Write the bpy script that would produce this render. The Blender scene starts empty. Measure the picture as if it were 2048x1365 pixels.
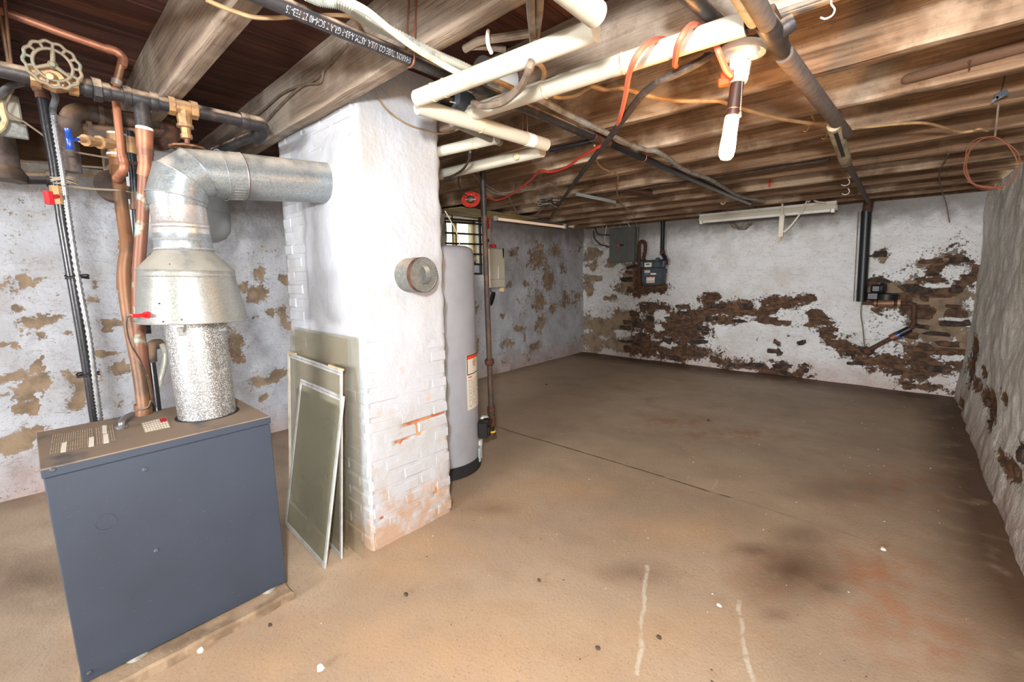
import bpy, math, random
import numpy as np
from mathutils import Vector, Matrix

random.seed(7)
RNG = np.random.default_rng(11)
SC = bpy.context.scene
COL = SC.collection
PI = math.pi

# ------------------------------------------------------------------ camera
FPX = 868.976
PITCH, ROLL, YAW = math.radians(8.6334), math.radians(1.0013), math.radians(-41.7948)
CAM = Vector((0.0, 0.0, 1.35))
_f = Vector((math.sin(YAW) * math.cos(PITCH), math.cos(YAW) * math.cos(PITCH), -math.sin(PITCH)))
_r = Vector((math.cos(YAW), -math.sin(YAW), 0))
_d = _f.cross(_r)
_c, _s = math.cos(ROLL), math.sin(ROLL)
CR, CD, CF = _c * _r + _s * _d, -_s * _r + _c * _d, _f
cam_data = bpy.data.cameras.new('camera')
cam = bpy.data.objects.new('camera', cam_data)
COL.objects.link(cam)
cam_data.sensor_fit = 'HORIZONTAL'
cam_data.sensor_width = 36.0
cam_data.lens = FPX / 2048 * 36.0
cam_data.clip_start = 0.02
up, back = -CD, -CF
cam.matrix_world = Matrix(((CR.x, up.x, back.x, CAM.x), (CR.y, up.y, back.y, CAM.y), (CR.z, up.z, back.z, CAM.z), (0, 0, 0, 1)))
SC.camera = cam

# ------------------------------------------------------------------ light
def lamp(name, kind, loc, energy, color, size=0.1):
    l = bpy.data.lights.new(name, kind)
    l.energy = energy
    l.color = color
    if kind == 'POINT':
        l.shadow_soft_size = size
    else:
        l.size = size
    o = bpy.data.objects.new(name, l)
    o.location = loc
    COL.objects.link(o)
    return o
flash = lamp('flash_lamp', 'POINT', (0.05, -0.16, 1.69), 290, (0.97, 0.985, 1.0), 0.06)
rear_fill = lamp('rear_fill_lamp', 'AREA', (-0.4, -6.9, 1.88), 860, (0.97, 0.985, 1.0), 1.9)  # added soft fill lamp, unseen far behind the camera
rear_fill.data.shape = 'RECTANGLE'
rear_fill.data.size = 2.6
rear_fill.data.size_y = 0.3
rear_fill.rotation_euler = (math.radians(90), 0, math.radians(2))
w = bpy.data.worlds.new('World')
SC.world = w
w.use_nodes = True
w.node_tree.nodes['Background'].inputs[0].default_value = (1.0, 0.98, 0.86, 1)
w.node_tree.nodes['Background'].inputs[1].default_value = 3.0
SC.view_settings.view_transform = 'Standard'
SC.view_settings.look = 'None'
SC.view_settings.exposure = 0.0
SC.view_settings.gamma = 1.0
SC.view_settings.use_curve_mapping = False

# ------------------------------------------------------------------ geometry helpers
def at(px, py, x=None, y=None, z=None):
    d = (px - 1024) / FPX * CR + (py - 682.5) / FPX * CD + CF
    if x is not None:
        t = (x - CAM.x) / d.x
    elif y is not None:
        t = (y - CAM.y) / d.y
    else:
        t = (z - CAM.z) / d.z
    return CAM + t * d

def ats(pts, **k):
    return [at(p[0], p[1], **k) for p in pts]

def atx(pts):            # (px, py, x)
    return [at(a, b, x=c) for a, b, c in pts]

def atz(pts):            # (px, py, z)
    return [at(a, b, z=c) for a, b, c in pts]

def pxr(wpx, P):         # radius in metres of something wpx pixels wide at P
    return 0.5 * wpx * (P - CAM).dot(CF) / FPX

def crom(pts, n=6):
    if len(pts) < 3:
        return pts
    P = [2 * pts[0] - pts[1]] + list(pts) + [2 * pts[-1] - pts[-2]]
    out = []
    for i in range(1, len(P) - 2):
        a, b, c, d = P[i - 1], P[i], P[i + 1], P[i + 2]
        for k in range(n):
            t = k / n
            out.append(0.5 * (2 * b + (c - a) * t + (2 * a - 5 * b + 4 * c - d) * t * t + (3 * b - a - 3 * c + d) * t ** 3))
    out.append(pts[-1])
    return out

def fillet(pts, r, n=5):
    out = [pts[0]]
    for i in range(1, len(pts) - 1):
        p, q, s = pts[i - 1], pts[i], pts[i + 1]
        a, b = (p - q), (s - q)
        rr = min(r, a.length * .49, b.length * .49)
        a.normalize(); b.normalize()
        A, B = q + a * rr, q + b * rr
        for k in range(n + 1):
            t = k / n
            out.append((1 - t) ** 2 * A + 2 * t * (1 - t) * q + t * t * B)
    out.append(pts[-1])
    return out

def frame_of(d):
    d = d.normalized()
    a = Vector((0, 0, 1)) if abs(d.z) < .9 else Vector((1, 0, 0))
    u = d.cross(a).normalized()
    return u, d.cross(u).normalized(), d

class MB:
    def __init__(s):
        s.v, s.f = [], []
    def quad_strip(s, rings, closed=True, cap0=True, cap1=True):
        b = len(s.v)
        n = len(rings[0])
        for r in rings:
            s.v.extend([tuple(p) for p in r])
        for i in range(len(rings) - 1):
            for j in range(n if closed else n - 1):
                k = (j + 1) % n
                s.f.append((b + i * n + j, b + i * n + k, b + (i + 1) * n + k, b + (i + 1) * n + j))
        if cap0:
            s.f.append(tuple(b + j for j in reversed(range(n))))
        if cap1:
            s.f.append(tuple(b + (len(rings) - 1) * n + j for j in range(n)))
        return s
    def tube(s, pts, r, n=10, caps=True):
        pts = [Vector(p) for p in pts]
        rs = r if isinstance(r, (list, tuple)) else [r] * len(pts)
        d0 = (pts[1] - pts[0]).normalized()
        u, v, _ = frame_of(d0)
        rings = []
        for i, p in enumerate(pts):
            if i == 0:
                d = d0
            elif i == len(pts) - 1:
                d = (pts[i] - pts[i - 1]).normalized()
            else:
                d = ((pts[i + 1] - p).normalized() + (p - pts[i - 1]).normalized())
                d = d.normalized() if d.length > 1e-6 else d0
            u = (u - d * u.dot(d)).normalized()
            v = d.cross(u)
            rings.append([p + (u * math.cos(2 * PI * k / n) + v * math.sin(2 * PI * k / n)) * rs[i] for k in range(n)])
        return s.quad_strip(rings, True, caps, caps)
    def lathe(s, p, d, prof, n=24, caps=True, u=None):
        p = Vector(p)
        uu, vv, dd = frame_of(Vector(d))
        rings = [[p + dd * t + (uu * math.cos(2 * PI * k / n) + vv * math.sin(2 * PI * k / n)) * max(r, 1e-4) for k in range(n)] for t, r in prof]
        return s.quad_strip(rings, True, caps, caps)
    def box(s, lo, hi, bev=0.0, M=None):
        x0, y0, z0 = lo
        x1, y1, z1 = hi
        if bev <= 0:
            P = [(x0, y0, z0), (x1, y0, z0), (x1, y1, z0), (x0, y1, z0), (x0, y0, z1), (x1, y0, z1), (x1, y1, z1), (x0, y1, z1)]
            F = [(0, 3, 2, 1), (4, 5, 6, 7), (0, 1, 5, 4), (1, 2, 6, 5), (2, 3, 7, 6), (3, 0, 4, 7)]
        else:
            P, F = [], []
            cx = [(x0, x1), (y0, y1), (z0, z1)]
            idx = {}
            for i in (0, 1):
                for j in (0, 1):
                    for k in (0, 1):
                        c = (cx[0][i], cx[1][j], cx[2][k])
                        sg = (1 if i == 0 else -1, 1 if j == 0 else -1, 1 if k == 0 else -1)
                        for a in range(3):
                            q = [c[m] + (0 if m == a else sg[m] * bev) for m in range(3)]
                            idx[(i, j, k, a)] = len(P)
                            P.append(tuple(q))
            def q4(*a):
                F.append(tuple(idx[t] for t in a))
            for a in range(3):
                o = [m for m in range(3) if m != a]
                for sgn in (0, 1):
                    ring = []
                    for (p_, q_) in ((0, 0), (1, 0), (1, 1), (0, 1)):
                        c = [0, 0, 0]
                        c[a] = sgn; c[o[0]] = p_; c[o[1]] = q_
                        ring.append((c[0], c[1], c[2], a))
                    F.append(tuple(idx[t] for t in ring))
            for a in range(3):
                o = [m for m in range(3) if m != a]
                for (p_, q_) in ((0, 0), (1, 0), (1, 1), (0, 1)):
                    c0, c1 = [0, 0, 0], [0, 0, 0]
                    c0[o[0]] = c1[o[0]] = p_; c0[o[1]] = c1[o[1]] = q_
                    c1[a] = 1
                    F.append((idx[(*c0, o[0])], idx[(*c0, o[1])], idx[(*c1, o[1])], idx[(*c1, o[0])]))
            for i in (0, 1):
                for j in (0, 1):
                    for k in (0, 1):
                        F.append((idx[(i, j, k, 0)], idx[(i, j, k, 1)], idx[(i, j, k, 2)]))
        b = len(s.v)
        for p in P:
            q = M @ Vector(p) if M is not None else p
            s.v.append(tuple(q))
        s.f.extend([tuple(b + i for i in f) for f in F])
        return s
    def obox(s, c, ax, ay, az, bev=0.0):
        """box centred at c with half-axes ax, ay, az (vectors)"""
        ax, ay, az = Vector(ax), Vector(ay), Vector(az)
        lx, ly, lz = ax.length, ay.length, az.length
        M = Matrix.Translation(Vector(c)) @ Matrix((ax.normalized(), ay.normalized(), az.normalized())).transposed().to_4x4()
        return s.box((-lx, -ly, -lz), (lx, ly, lz), bev, M)
    def torus(s, c, nrm, R, r, n=32, m=8, a0=0, a1=2 * PI):
        u, v, d = frame_of(Vector(nrm))
        c = Vector(c)
        full = abs(a1 - a0 - 2 * PI) < 1e-6
        k = n if full else n + 1
        pts = [c + (u * math.cos(a0 + (a1 - a0) * i / n) + v * math.sin(a0 + (a1 - a0) * i / n)) * R for i in range(k)]
        rings = []
        for i, p in enumerate(pts):
            o = (p - c).normalized()
            rings.append([p + (o * math.cos(2 * PI * j / m) + d * math.sin(2 * PI * j / m)) * r for j in range(m)])
        if full:
            rings.append(rings[0])
            return s.quad_strip(rings, True, False, False)
        return s.quad_strip(rings, True, True, True)
    def ball(s, c, rx, ry=None, rz=None, n=12, m=8, M=None):
        ry = rx if ry is None else ry
        rz = rx if rz is None else rz
        c = Vector(c)
        rings = []
        for i in range(m + 1):
            th = PI * i / m
            rr, z = max(math.sin(th), 1e-3), math.cos(th)
            ring = []
            for k in range(n):
                q = Vector((rx * rr * math.cos(2 * PI * k / n), ry * rr * math.sin(2 * PI * k / n), rz * z))
                ring.append(c + (M @ q if M is not None else q))
            rings.append(ring)
        return s.quad_strip(rings, True, True, True)
    def poly(s, pts, h):
        """flat outline pts extruded by vector h"""
        h = Vector(h)
        return s.quad_strip([[Vector(p) for p in pts], [Vector(p) + h for p in pts]], True, True, True)

def wloc(o):
    p = Vector((0, 0, 0))
    while o is not None:
        p += o.location
        o = o.parent
    return p

def obj(name, mb, m, parent=None, smooth=True, origin=None, ang=38, label=None):
    me = bpy.data.meshes.new(name)
    off = wloc(parent) if parent is not None else Vector((0, 0, 0))
    org = Vector(origin) if origin is not None else off
    V = np.array(mb.v, dtype=np.float64).reshape(-1, 3) - np.array(org)
    me.from_pydata(V.tolist(), [], mb.f)
    me.materials.append(m)
    o = bpy.data.objects.new(name, me)
    COL.objects.link(o)
    if parent is not None:
        o.parent = parent
    o.location = org - off
    if smooth:
        me.polygons.foreach_set('use_smooth', [True] * len(me.polygons))
        me.set_sharp_from_angle(angle=math.radians(ang))
    import bmesh
    bm = bmesh.new(); bm.from_mesh(me)
    bmesh.ops.recalc_face_normals(bm, faces=bm.faces)
    bm.to_mesh(me); bm.free()
    if label:
        o['label'] = label
    return o

def thing(name, label, cat, loc=(0, 0, 0), group=None):
    o = bpy.data.objects.new(name, None)
    o.empty_display_size = .05
    COL.objects.link(o)
    o.location = loc
    o['label'] = label; o['category'] = cat
    if group:
        o['group'] = group
    return o

def tag(o, label, cat, group=None):
    o['label'] = label; o['category'] = cat
    if group:
        o['group'] = group
    return o

# ------------------------------------------------------------------ numpy value noise
def vnoise(x, y, seed=0):
    xi, yi = np.floor(x).astype(np.int64), np.floor(y).astype(np.int64)
    fx, fy = x - xi, y - yi
    fx, fy = fx * fx * (3 - 2 * fx), fy * fy * (3 - 2 * fy)
    def h(a, b):
        n = (a * 374761393 + b * 668265263 + seed * 974634777) & 0xFFFFFFFF
        n = ((n ^ (n >> 13)) * 1274126177) & 0xFFFFFFFF
        return ((n ^ (n >> 16)) & 0xFFFF) / 65535.0
    return (h(xi, yi) * (1 - fx) + h(xi + 1, yi) * fx) * (1 - fy) + (h(xi, yi + 1) * (1 - fx) + h(xi + 1, yi + 1) * fx) * fy

def fbm(x, y, o=4, seed=0):
    a, t, n = 1.0, 0.0, 0.0
    for i in range(o):
        t = t + a * vnoise(x * 2 ** i, y * 2 ** i, seed + i * 17)
        n += a
        a *= .5
    return t / n

# ------------------------------------------------------------------ materials
def lin(r, g, b):
    def c(v):
        v /= 255.0
        return v / 12.92 if v <= .04045 else ((v + .055) / 1.055) ** 2.4
    return (c(r), c(g), c(b), 1)

class NT:
    def __init__(s, name):
        s.m = bpy.data.materials.new(name)
        s.m.use_nodes = True
        s.t = s.m.node_tree
        s.b = s.t.nodes['Principled BSDF']
        s.pos = s.t.nodes.new('ShaderNodeNewGeometry')
    def n(s, k, **kw):
        q = s.t.nodes.new(k)
        for a, b in kw.items():
            setattr(q, a, b)
        return q
    def l(s, a, b):
        s.t.links.new(a, b)
    def set(s, sock, v):
        if hasattr(v, 'default_value') and hasattr(v, 'is_output'):
            s.l(v, sock)
        else:
            sock.default_value = v
    def P(s, scale=(1, 1, 1)):
        mp = s.n('ShaderNodeMapping')
        s.l(s.pos.outputs['Position'], mp.inputs['Vector'])
        mp.inputs['Scale'].default_value = scale
        return mp.outputs[0]
    def noise(s, scale, vec=None, detail=4, rough=.55, dist=0.0):
        q = s.n('ShaderNodeTexNoise')
        q.inputs['Scale'].default_value = scale
        q.inputs['Detail'].default_value = detail
        q.inputs['Roughness'].default_value = rough
        q.inputs['Distortion'].default_value = dist
        s.l(vec if vec is not None else s.pos.outputs['Position'], q.inputs['Vector'])
        return q.outputs['Fac']
    def vor(s, scale, vec=None, feature='F1'):
        q = s.n('ShaderNodeTexVoronoi', feature=feature)
        q.inputs['Scale'].default_value = scale
        s.l(vec if vec is not None else s.pos.outputs['Position'], q.inputs['Vector'])
        return q.outputs['Distance']
    def ramp(s, fac, a, b):
        q = s.n('ShaderNodeMapRange', interpolation_type='SMOOTHSTEP')
        s.set(q.inputs['Value'], fac)
        q.inputs['From Min'].default_value = a
        q.inputs['From Max'].default_value = b
        return q.outputs[0]
    def mix(s, fac, a, b, mode='MIX'):
        q = s.n('ShaderNodeMix', data_type='RGBA', blend_type=mode)
        s.set(q.inputs[0], fac); s.set(q.inputs[6], a); s.set(q.inputs[7], b)
        return q.outputs[2]
    def math(s, op, a, b=0.0, c=0.0):
        q = s.n('ShaderNodeMath', operation=op)
        s.set(q.inputs[0], a); s.set(q.inputs[1], b); s.set(q.inputs[2], c)
        return q.outputs[0]
    def attr(s, name):
        q = s.n('ShaderNodeAttribute', attribute_name=name)
        return q.outputs['Fac']
    def axis(s, i):
        q = s.n('ShaderNodeSeparateXYZ')
        s.l(s.pos.outputs['Position'], q.inputs[0])
        return q.outputs[i]
    def up(s):
        q = s.n('ShaderNodeSeparateXYZ')
        s.l(s.pos.outputs['Normal'], q.inputs[0])
        return q.outputs[2]
    def seg(s, a, b, wdt):
        """1 on the floor line a-b, 0 away from it"""
        x, y = s.axis(0), s.axis(1)
        ax, ay, bx, by = a[0], a[1], b[0], b[1]
        L2 = (bx - ax) ** 2 + (by - ay) ** 2
        t = s.math('ADD', s.math('MULTIPLY', s.math('SUBTRACT', x, ax), (bx - ax) / L2), s.math('MULTIPLY', s.math('SUBTRACT', y, ay), (by - ay) / L2))
        t = s.math('MINIMUM', s.math('MAXIMUM', t, 0.0), 1.0)
        dx = s.math('SUBTRACT', x, s.math('MULTIPLY_ADD', t, bx - ax, ax))
        dy = s.math('SUBTRACT', y, s.math('MULTIPLY_ADD', t, by - ay, ay))
        wob = s.math('MULTIPLY_ADD', s.noise(5.0), .06, -.03)
        dx = s.math('ADD', dx, wob)
        d = s.math('SQRT', s.math('ADD', s.math('MULTIPLY', dx, dx), s.math('MULTIPLY', dy, dy)))
        return s.ramp(d, wdt, wdt * .3)
    def bump(s, h, strength=.5, dist=.01, prev=None):
        q = s.n('ShaderNodeBump')
        q.inputs['Strength'].default_value = strength
        q.inputs['Distance'].default_value = dist
        s.l(h, q.inputs['Height'])
        if prev is not None:
            s.l(prev, q.inputs['Normal'])
        return q.outputs[0]
    def fin(s, col, rough=.6, metal=0.0, normal=None, spec=.5):
        s.set(s.b.inputs['Base Color'], col)
        s.set(s.b.inputs['Roughness'], rough)
        s.set(s.b.inputs['Metallic'], metal)
        s.b.inputs['Specular IOR Level'].default_value = spec
        if normal is not None:
            s.l(normal, s.b.inputs['Normal'])
        return s.m

def mat(name, c1, rough=.6, metal=0.0, c2=None, sc=20, lo=.4, hi=.65, bump=0.0, bsc=80, dust=None, dlo=.2, dhi=.9, spec=.5, grain=None):
    t = NT(name)
    col = lin(*c1)
    if c2 is not None:
        col = t.mix(t.ramp(t.noise(sc, t.P(grain) if grain else None), lo, hi), lin(*c1), lin(*c2))
    rg = rough
    if dust is not None:
        k = t.math('MULTIPLY', t.ramp(t.up(), dlo, dhi), t.ramp(t.noise(14), .25, .6))
        col = t.mix(k, col, lin(*dust))
        if metal > 0:
            metal = t.math('MULTIPLY', t.math('SUBTRACT', 1.0, k), metal)
        rg = t.math('MAXIMUM', t.math('MULTIPLY', k, .9), rough)
    nm = t.bump(t.noise(bsc, detail=5), bump, .004) if bump else None
    return t.fin(col, rg, metal, nm, spec)

MT = {}
MT['iron'] = mat('black_iron', (52, 50, 52), .5, .35, (84, 68, 58), 25, .5, .75, .25, 120, dust=(186, 162, 138), dlo=-.02, dhi=.42)
MT['oldiron'] = mat('old_iron', (72, 62, 56), .65, .15, (100, 76, 60), 18, .4, .7, .4, 90, dust=(140, 112, 88), dlo=.0, dhi=.6)
MT['rust'] = mat('rusty_iron', (92, 58, 42), .8, .2, (58, 40, 34), 30, .4, .65, .5, 110)
MT['black'] = mat('black_pipe', (30, 30, 34), .3, .2, (60, 58, 60), 60, .55, .75, .1, 140)
MT['bpaint'] = mat('black_paint', (22, 22, 24), .45)
MT['foamblack'] = mat('black_foam', (34, 33, 36), .8, 0, None, bump=.2, bsc=160)
MT['copper'] = mat('copper', (166, 108, 80), .5, .35, (124, 80, 62), 16, .4, .7, .1, 60)
MT['copperold'] = mat('aged_copper', (128, 90, 62), .5, .3, (88, 66, 50), 9, .42, .68, .2, 60)
MT['verdi'] = mat('verdigris_copper', (120, 80, 62), .5, .3, (150, 176, 158), 11, .58, .7, .25, 50)
MT['solder'] = mat('solder', (206, 200, 188), .35, .8)
MT['brass'] = mat('brass', (170, 132, 90), .5, .45, (124, 94, 66), 24, .45, .7, .2, 90, dust=(196, 164, 128), dlo=-.1, dhi=.6)
MT['bronze'] = mat('bronze_wheel', (122, 110, 92), .65, .15, (100, 110, 94), 24, .5, .7, .35, 90)
MT['steel'] = mat('flex_steel', (138, 138, 140), .36, .55, (104, 104, 106), 30, .45, .7, .1, 60)
MT['bx'] = mat('gray_flex', (168, 172, 164), .5, .3, (128, 128, 118), 20, .5, .7, dust=(206, 196, 176), dlo=.0, dhi=.9)
MT['tape'] = mat('thread_tape', (232, 228, 222), .6)
MT['blue'] = mat('blue_handle', (28, 66, 150), .25)
MT['red'] = mat('red_plastic', (214, 24, 34), .4)
MT['cream'] = mat('cream_insulation', (186, 181, 166), .62, 0, (150, 136, 114), 5, .55, .85, .12, 30, dust=(172, 138, 104), dlo=.55, dhi=1.0)
MT['cream_end'] = mat('insulation_end', (206, 186, 150), .8, 0, (150, 112, 74), 40, .45, .65)
MT['graypvc'] = mat('gray_pipe', (150, 146, 130), .6, 0, (116, 112, 100), 10, .4, .7, .1, 40)
MT['foambrown'] = mat('foam_sleeve', (102, 90, 84), .85, 0, (84, 74, 70), 40, .4, .7, .25, 120, dust=(150, 124, 106), dlo=.1, dhi=.9)
MT['foamtan'] = mat('tan_sleeve', (168, 156, 128), .8, 0, (138, 126, 104), 20, .4, .7, .2, 120)
MT['cord_o'] = mat('orange_cord', (222, 116, 88), .55)
MT['cord_r'] = mat('red_cord', (206, 62, 46), .5)
MT['cable_b'] = mat('black_cable', (56, 50, 46), .7, 0, (84, 72, 60), 40, .45, .7, .2, 100)
MT['cable_y'] = mat('yellow_cable', (166, 132, 92), .6, 0, (138, 108, 76), 20, .4, .7)
MT['cable_t'] = mat('tan_cable', (118, 103, 88), .8, 0, (92, 78, 66), 20, .4, .7, .15, 90)
MT['cable_w'] = mat('white_cable', (226, 216, 194), .6, 0, (190, 172, 142), 12, .5, .75)
MT['cable_g'] = mat('gray_cable', (150, 146, 138), .6, 0, (116, 108, 98), 20, .4, .7)
MT['wire_c'] = mat('copper_wire', (128, 78, 58), .45, .4)
MT['white'] = mat('white_enamel', (236, 234, 226), .35, 0, (206, 200, 186), 9, .5, .8)
MT['porcelain'] = mat('porcelain', (240, 236, 228), .25)
MT['sock'] = mat('brown_socket', (58, 38, 32), .35)
MT['grayp'] = mat('gray_enamel', (98, 100, 96), .5, 0, (88, 90, 86), 8, .4, .7)
MT['tank'] = mat('tank_gray', (172, 179, 182), .42, 0, (160, 166, 168), 4, .4, .7)
MT['heater'] = mat('heater_gray', (162, 164, 172), .38, 0, (152, 154, 161), 4, .4, .7)
MT['meter'] = mat('meter_gray', (66, 74, 84), .5, .1, (54, 58, 66), 14, .4, .7, .2, 60)
MT['beige'] = mat('beige_plastic', (204, 196, 176), .45)
MT['paper'] = mat('paper_label', (228, 220, 204), .7)
MT['paperdirty'] = mat('dirty_label', (178, 162, 138), .8, 0, (146, 128, 104), 30, .4, .7)
MT['orange'] = mat('orange_print', (232, 76, 24), .6)
MT['ink'] = mat('black_print', (26, 24, 24), .6)
MT['inksoft'] = mat('gray_print', (120, 110, 98), .7)
MT['redprint'] = mat('red_print', (190, 40, 36), .6)
MT['bluelabel'] = mat('blue_print', (74, 108, 134), .6)
MT['whiteprint'] = mat('white_print', (158, 160, 168), .6)
MT['yellow'] = mat('yellow_paint', (226, 190, 40), .5)
MT['alu'] = mat('aluminium', (206, 206, 204), .45, .35, (178, 178, 176), 10, .4, .7)
MT['tanframe'] = mat('tan_edging', (206, 182, 140), .6, 0, (176, 146, 104), 20, .4, .7)
MT['rope'] = mat('old_rope', (140, 130, 112), .9)
MT['rubber'] = mat('glide_plastic', (158, 156, 148), .6, 0, (120, 108, 92), 20, .4, .7)
MT['tube'] = mat('lamp_tube', (232, 222, 200), .3)
MT['debris'] = mat('dark_clod', (74, 60, 48), .9)
MT['chip'] = mat('paint_chip', (226, 222, 212), .8)

def galv(name, c1, c2, rough, sc, metal=.75, dust=None):
    t = NT(name)
    v = t.n('ShaderNodeTexVoronoi')
    v.inputs['Scale'].default_value = sc
    t.l(t.pos.outputs['Position'], v.inputs['Vector'])
    sep = t.n('ShaderNodeSeparateColor')
    t.l(v.outputs['Color'], sep.inputs[0])
    col = t.mix(sep.outputs[0], lin(*c1), lin(*c2))
    col = t.mix(t.ramp(t.noise(6), .5, .8), col, lin(*[x * .82 for x in c1]))
    m = metal
    rg = t.math('MULTIPLY_ADD', sep.outputs[1], .16, rough)
    if dust:
        k = t.math('MULTIPLY', t.ramp(t.up(), .1, .8), t.ramp(t.noise(10), .2, .6))
        col = t.mix(k, col, lin(*dust))
        m = t.math('MULTIPLY', t.math('SUBTRACT', 1.0, t.math('MULTIPLY', k, .8)), metal)
        rg = t.math('ADD', rg, t.math('MULTIPLY', k, .3))
    return t.fin(col, rg, m)
MT['galv'] = galv('galvanised_duct', (126, 132, 135), (150, 156, 159), .34, 210, .6, (196, 186, 172))
MT['galvhood'] = galv('galvanised_hood', (132, 133, 129), (150, 151, 146), .34, 220, .55, (158, 152, 140))
MT['galvnew'] = galv('bright_pipe', (182, 177, 175), (200, 195, 192), .28, 160, .65)
MT['galvold'] = galv('dull_galvanised', (112, 113, 109), (132, 132, 126), .5, 90, .45, (166, 150, 126))
def speckle():
    t = NT('speckled_aluminium')
    v = t.n('ShaderNodeTexVoronoi')
    v.inputs['Scale'].default_value = 380
    t.l(t.pos.outputs['Position'], v.inputs['Vector'])
    sep = t.n('ShaderNodeSeparateColor')
    t.l(v.outputs['Color'], sep.inputs[0])
    k = t.ramp(sep.outputs[0], .62, .82)
    col = t.mix(k, lin(138, 138, 138), lin(232, 232, 230))
    return t.fin(col, t.math('MULTIPLY_ADD', sep.outputs[1], .18, .3), .72, t.bump(sep.outputs[2], .25, .002))
MT['speckle'] = speckle()
def boilerpaint(name, dusty):
    t = NT(name)
    base = t.mix(t.ramp(t.noise(2.2, detail=6), .35, .75), lin(52, 61, 75), lin(46, 52, 64))
    base = t.mix(t.ramp(t.noise(180, detail=2), .72, .8), base, lin(120, 122, 128))
    if dusty:
        base = t.mix(t.ramp(t.noise(6, detail=5), .25, .5), base, lin(128, 110, 92))
    return t.fin(base, .42 if not dusty else .85, 0, t.bump(t.noise(420, detail=1), .08, .001))
MT['boiler'] = boilerpaint('blue_gray_enamel', False)
MT['boilertop'] = boilerpaint('dusty_enamel', True)

def woodmat(name, c1, c2, c3, axis=0, bump=.5, pale=None):
    t = NT(name)
    sc = [26, 26, 26]; sc[axis] = 1.4
    g = t.noise(1.0, t.P(tuple(sc)), 6, .65, .4)
    sc2 = [9, 9, 9]; sc2[axis] = 1.1
    big = t.noise(1.0, t.P(tuple(sc2)), 4)
    col = t.mix(t.ramp(g, .3, .7), lin(*c1), lin(*c2))
    col = t.mix(t.ramp(big, .48, .72), col, lin(*c3))
    if pale:
        col = t.mix(t.math('MULTIPLY', t.ramp(t.noise(2.3, detail=5), .5, .66), .75), col, lin(*pale))
    spk = t.noise(60, detail=5, rough=.75)
    col = t.mix(t.math('MULTIPLY', t.ramp(spk, .52, .72), .3), col, lin(*[v * .62 for v in c2]))
    col = t.mix(t.math('MULTIPLY', t.ramp(t.noise(3.3, detail=6, rough=.7), .56, .7), .55), col, lin(*[v * .7 for v in c2]))
    sc3 = [90, 90, 90]; sc3[axis] = 3
    fine = t.noise(1.0, t.P(tuple(sc3)), 3)
    return t.fin(col, .88, 0, t.bump(t.math('ADD', g, fine), bump, .006), .25)
MT['joist'] = woodmat('weathered_timber', (156, 128, 102), (98, 76, 58), (118, 92, 70), 0, .9, (202, 182, 158))
MT['joistgray'] = woodmat('gray_timber', (160, 143, 126), (112, 98, 86), (130, 113, 98), 0, .9, (186, 174, 160))
MT['plank'] = woodmat('dark_boards', (84, 52, 42), (54, 32, 26), (98, 62, 48), 1, .5)
MT['darkwood'] = woodmat('brown_block', (104, 80, 62), (76, 56, 44), (90, 66, 50), 1, .4)
MT['stick'] = woodmat('stick_wood', (118, 92, 74), (98, 76, 60), (108, 84, 68), 0, .2)
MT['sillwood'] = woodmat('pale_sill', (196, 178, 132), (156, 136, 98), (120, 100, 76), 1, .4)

def wallmat(name, paint, paint2, mortar, tan, dark, grime_top=True, fine=1.0, na=1.3, nb=.8):
    t = NT(name)
    peel = t.attr('peel')
    kind = t.attr('kind')
    ed = t.math('ADD', t.math('MULTIPLY_ADD', t.noise(20, detail=7, rough=.7), na, -na / 2), t.math('MULTIPLY_ADD', t.noise(6.5, detail=3), nb, -nb / 2))
    p = t.math('ADD', peel, ed)
    k = t.ramp(p, .47, .53)
    speck = t.ramp(t.math('ADD', t.math('MULTIPLY', peel, .32), t.noise(38, detail=4, rough=.65)), .70, .73)
    k = t.math('MAXIMUM', k, t.math('MULTIPLY', speck, .8))
    pc = t.mix(t.ramp(t.noise(3.2, detail=6), .38, .7), lin(*paint), lin(*paint2))
    z = t.axis(2)
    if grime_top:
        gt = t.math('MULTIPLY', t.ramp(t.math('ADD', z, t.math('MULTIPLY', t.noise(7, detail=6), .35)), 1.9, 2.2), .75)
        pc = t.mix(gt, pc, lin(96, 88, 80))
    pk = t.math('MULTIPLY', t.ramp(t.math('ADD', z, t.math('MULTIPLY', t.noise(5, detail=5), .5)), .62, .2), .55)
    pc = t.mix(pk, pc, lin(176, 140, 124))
    cr = t.ramp(t.math('ABSOLUTE', t.math('SUBTRACT', t.noise(7, t.P((1, 1, 2.2)), 5, .6, .6), .5)), .012, .003)
    pc = t.mix(t.math('MULTIPLY', cr, .45), pc, lin(120, 106, 92))
    ec = t.mix(t.ramp(t.noise(13, t.P((1, 1, 2)), 6), .35, .65), lin(*mortar), lin(*dark))
    tc = t.mix(t.ramp(t.noise(9, detail=5), .4, .65), lin(*tan), lin(*[x * .8 for x in tan]))
    ec = t.mix(t.ramp(kind, .35, .65), tc, ec)
    col = t.mix(k, pc, ec)
    hgt = t.math('ADD', t.math('MULTIPLY', t.noise(26, detail=7, rough=.62), .5), t.math('MULTIPLY', t.math('SUBTRACT', 1.0, k), .22))
    nm = t.bump(hgt, fine, .022)
    rg = t.math('MULTIPLY_ADD', k, .28, .6)
    return t.fin(col, rg, 0, nm, .35)
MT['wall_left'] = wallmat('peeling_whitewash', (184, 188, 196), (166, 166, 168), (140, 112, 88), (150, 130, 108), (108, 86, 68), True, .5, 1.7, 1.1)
MT['wall_far'] = wallmat('peeling_stone_wall', (212, 212, 212), (196, 193, 188), (108, 78, 56), (146, 126, 104), (62, 47, 38))
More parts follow.
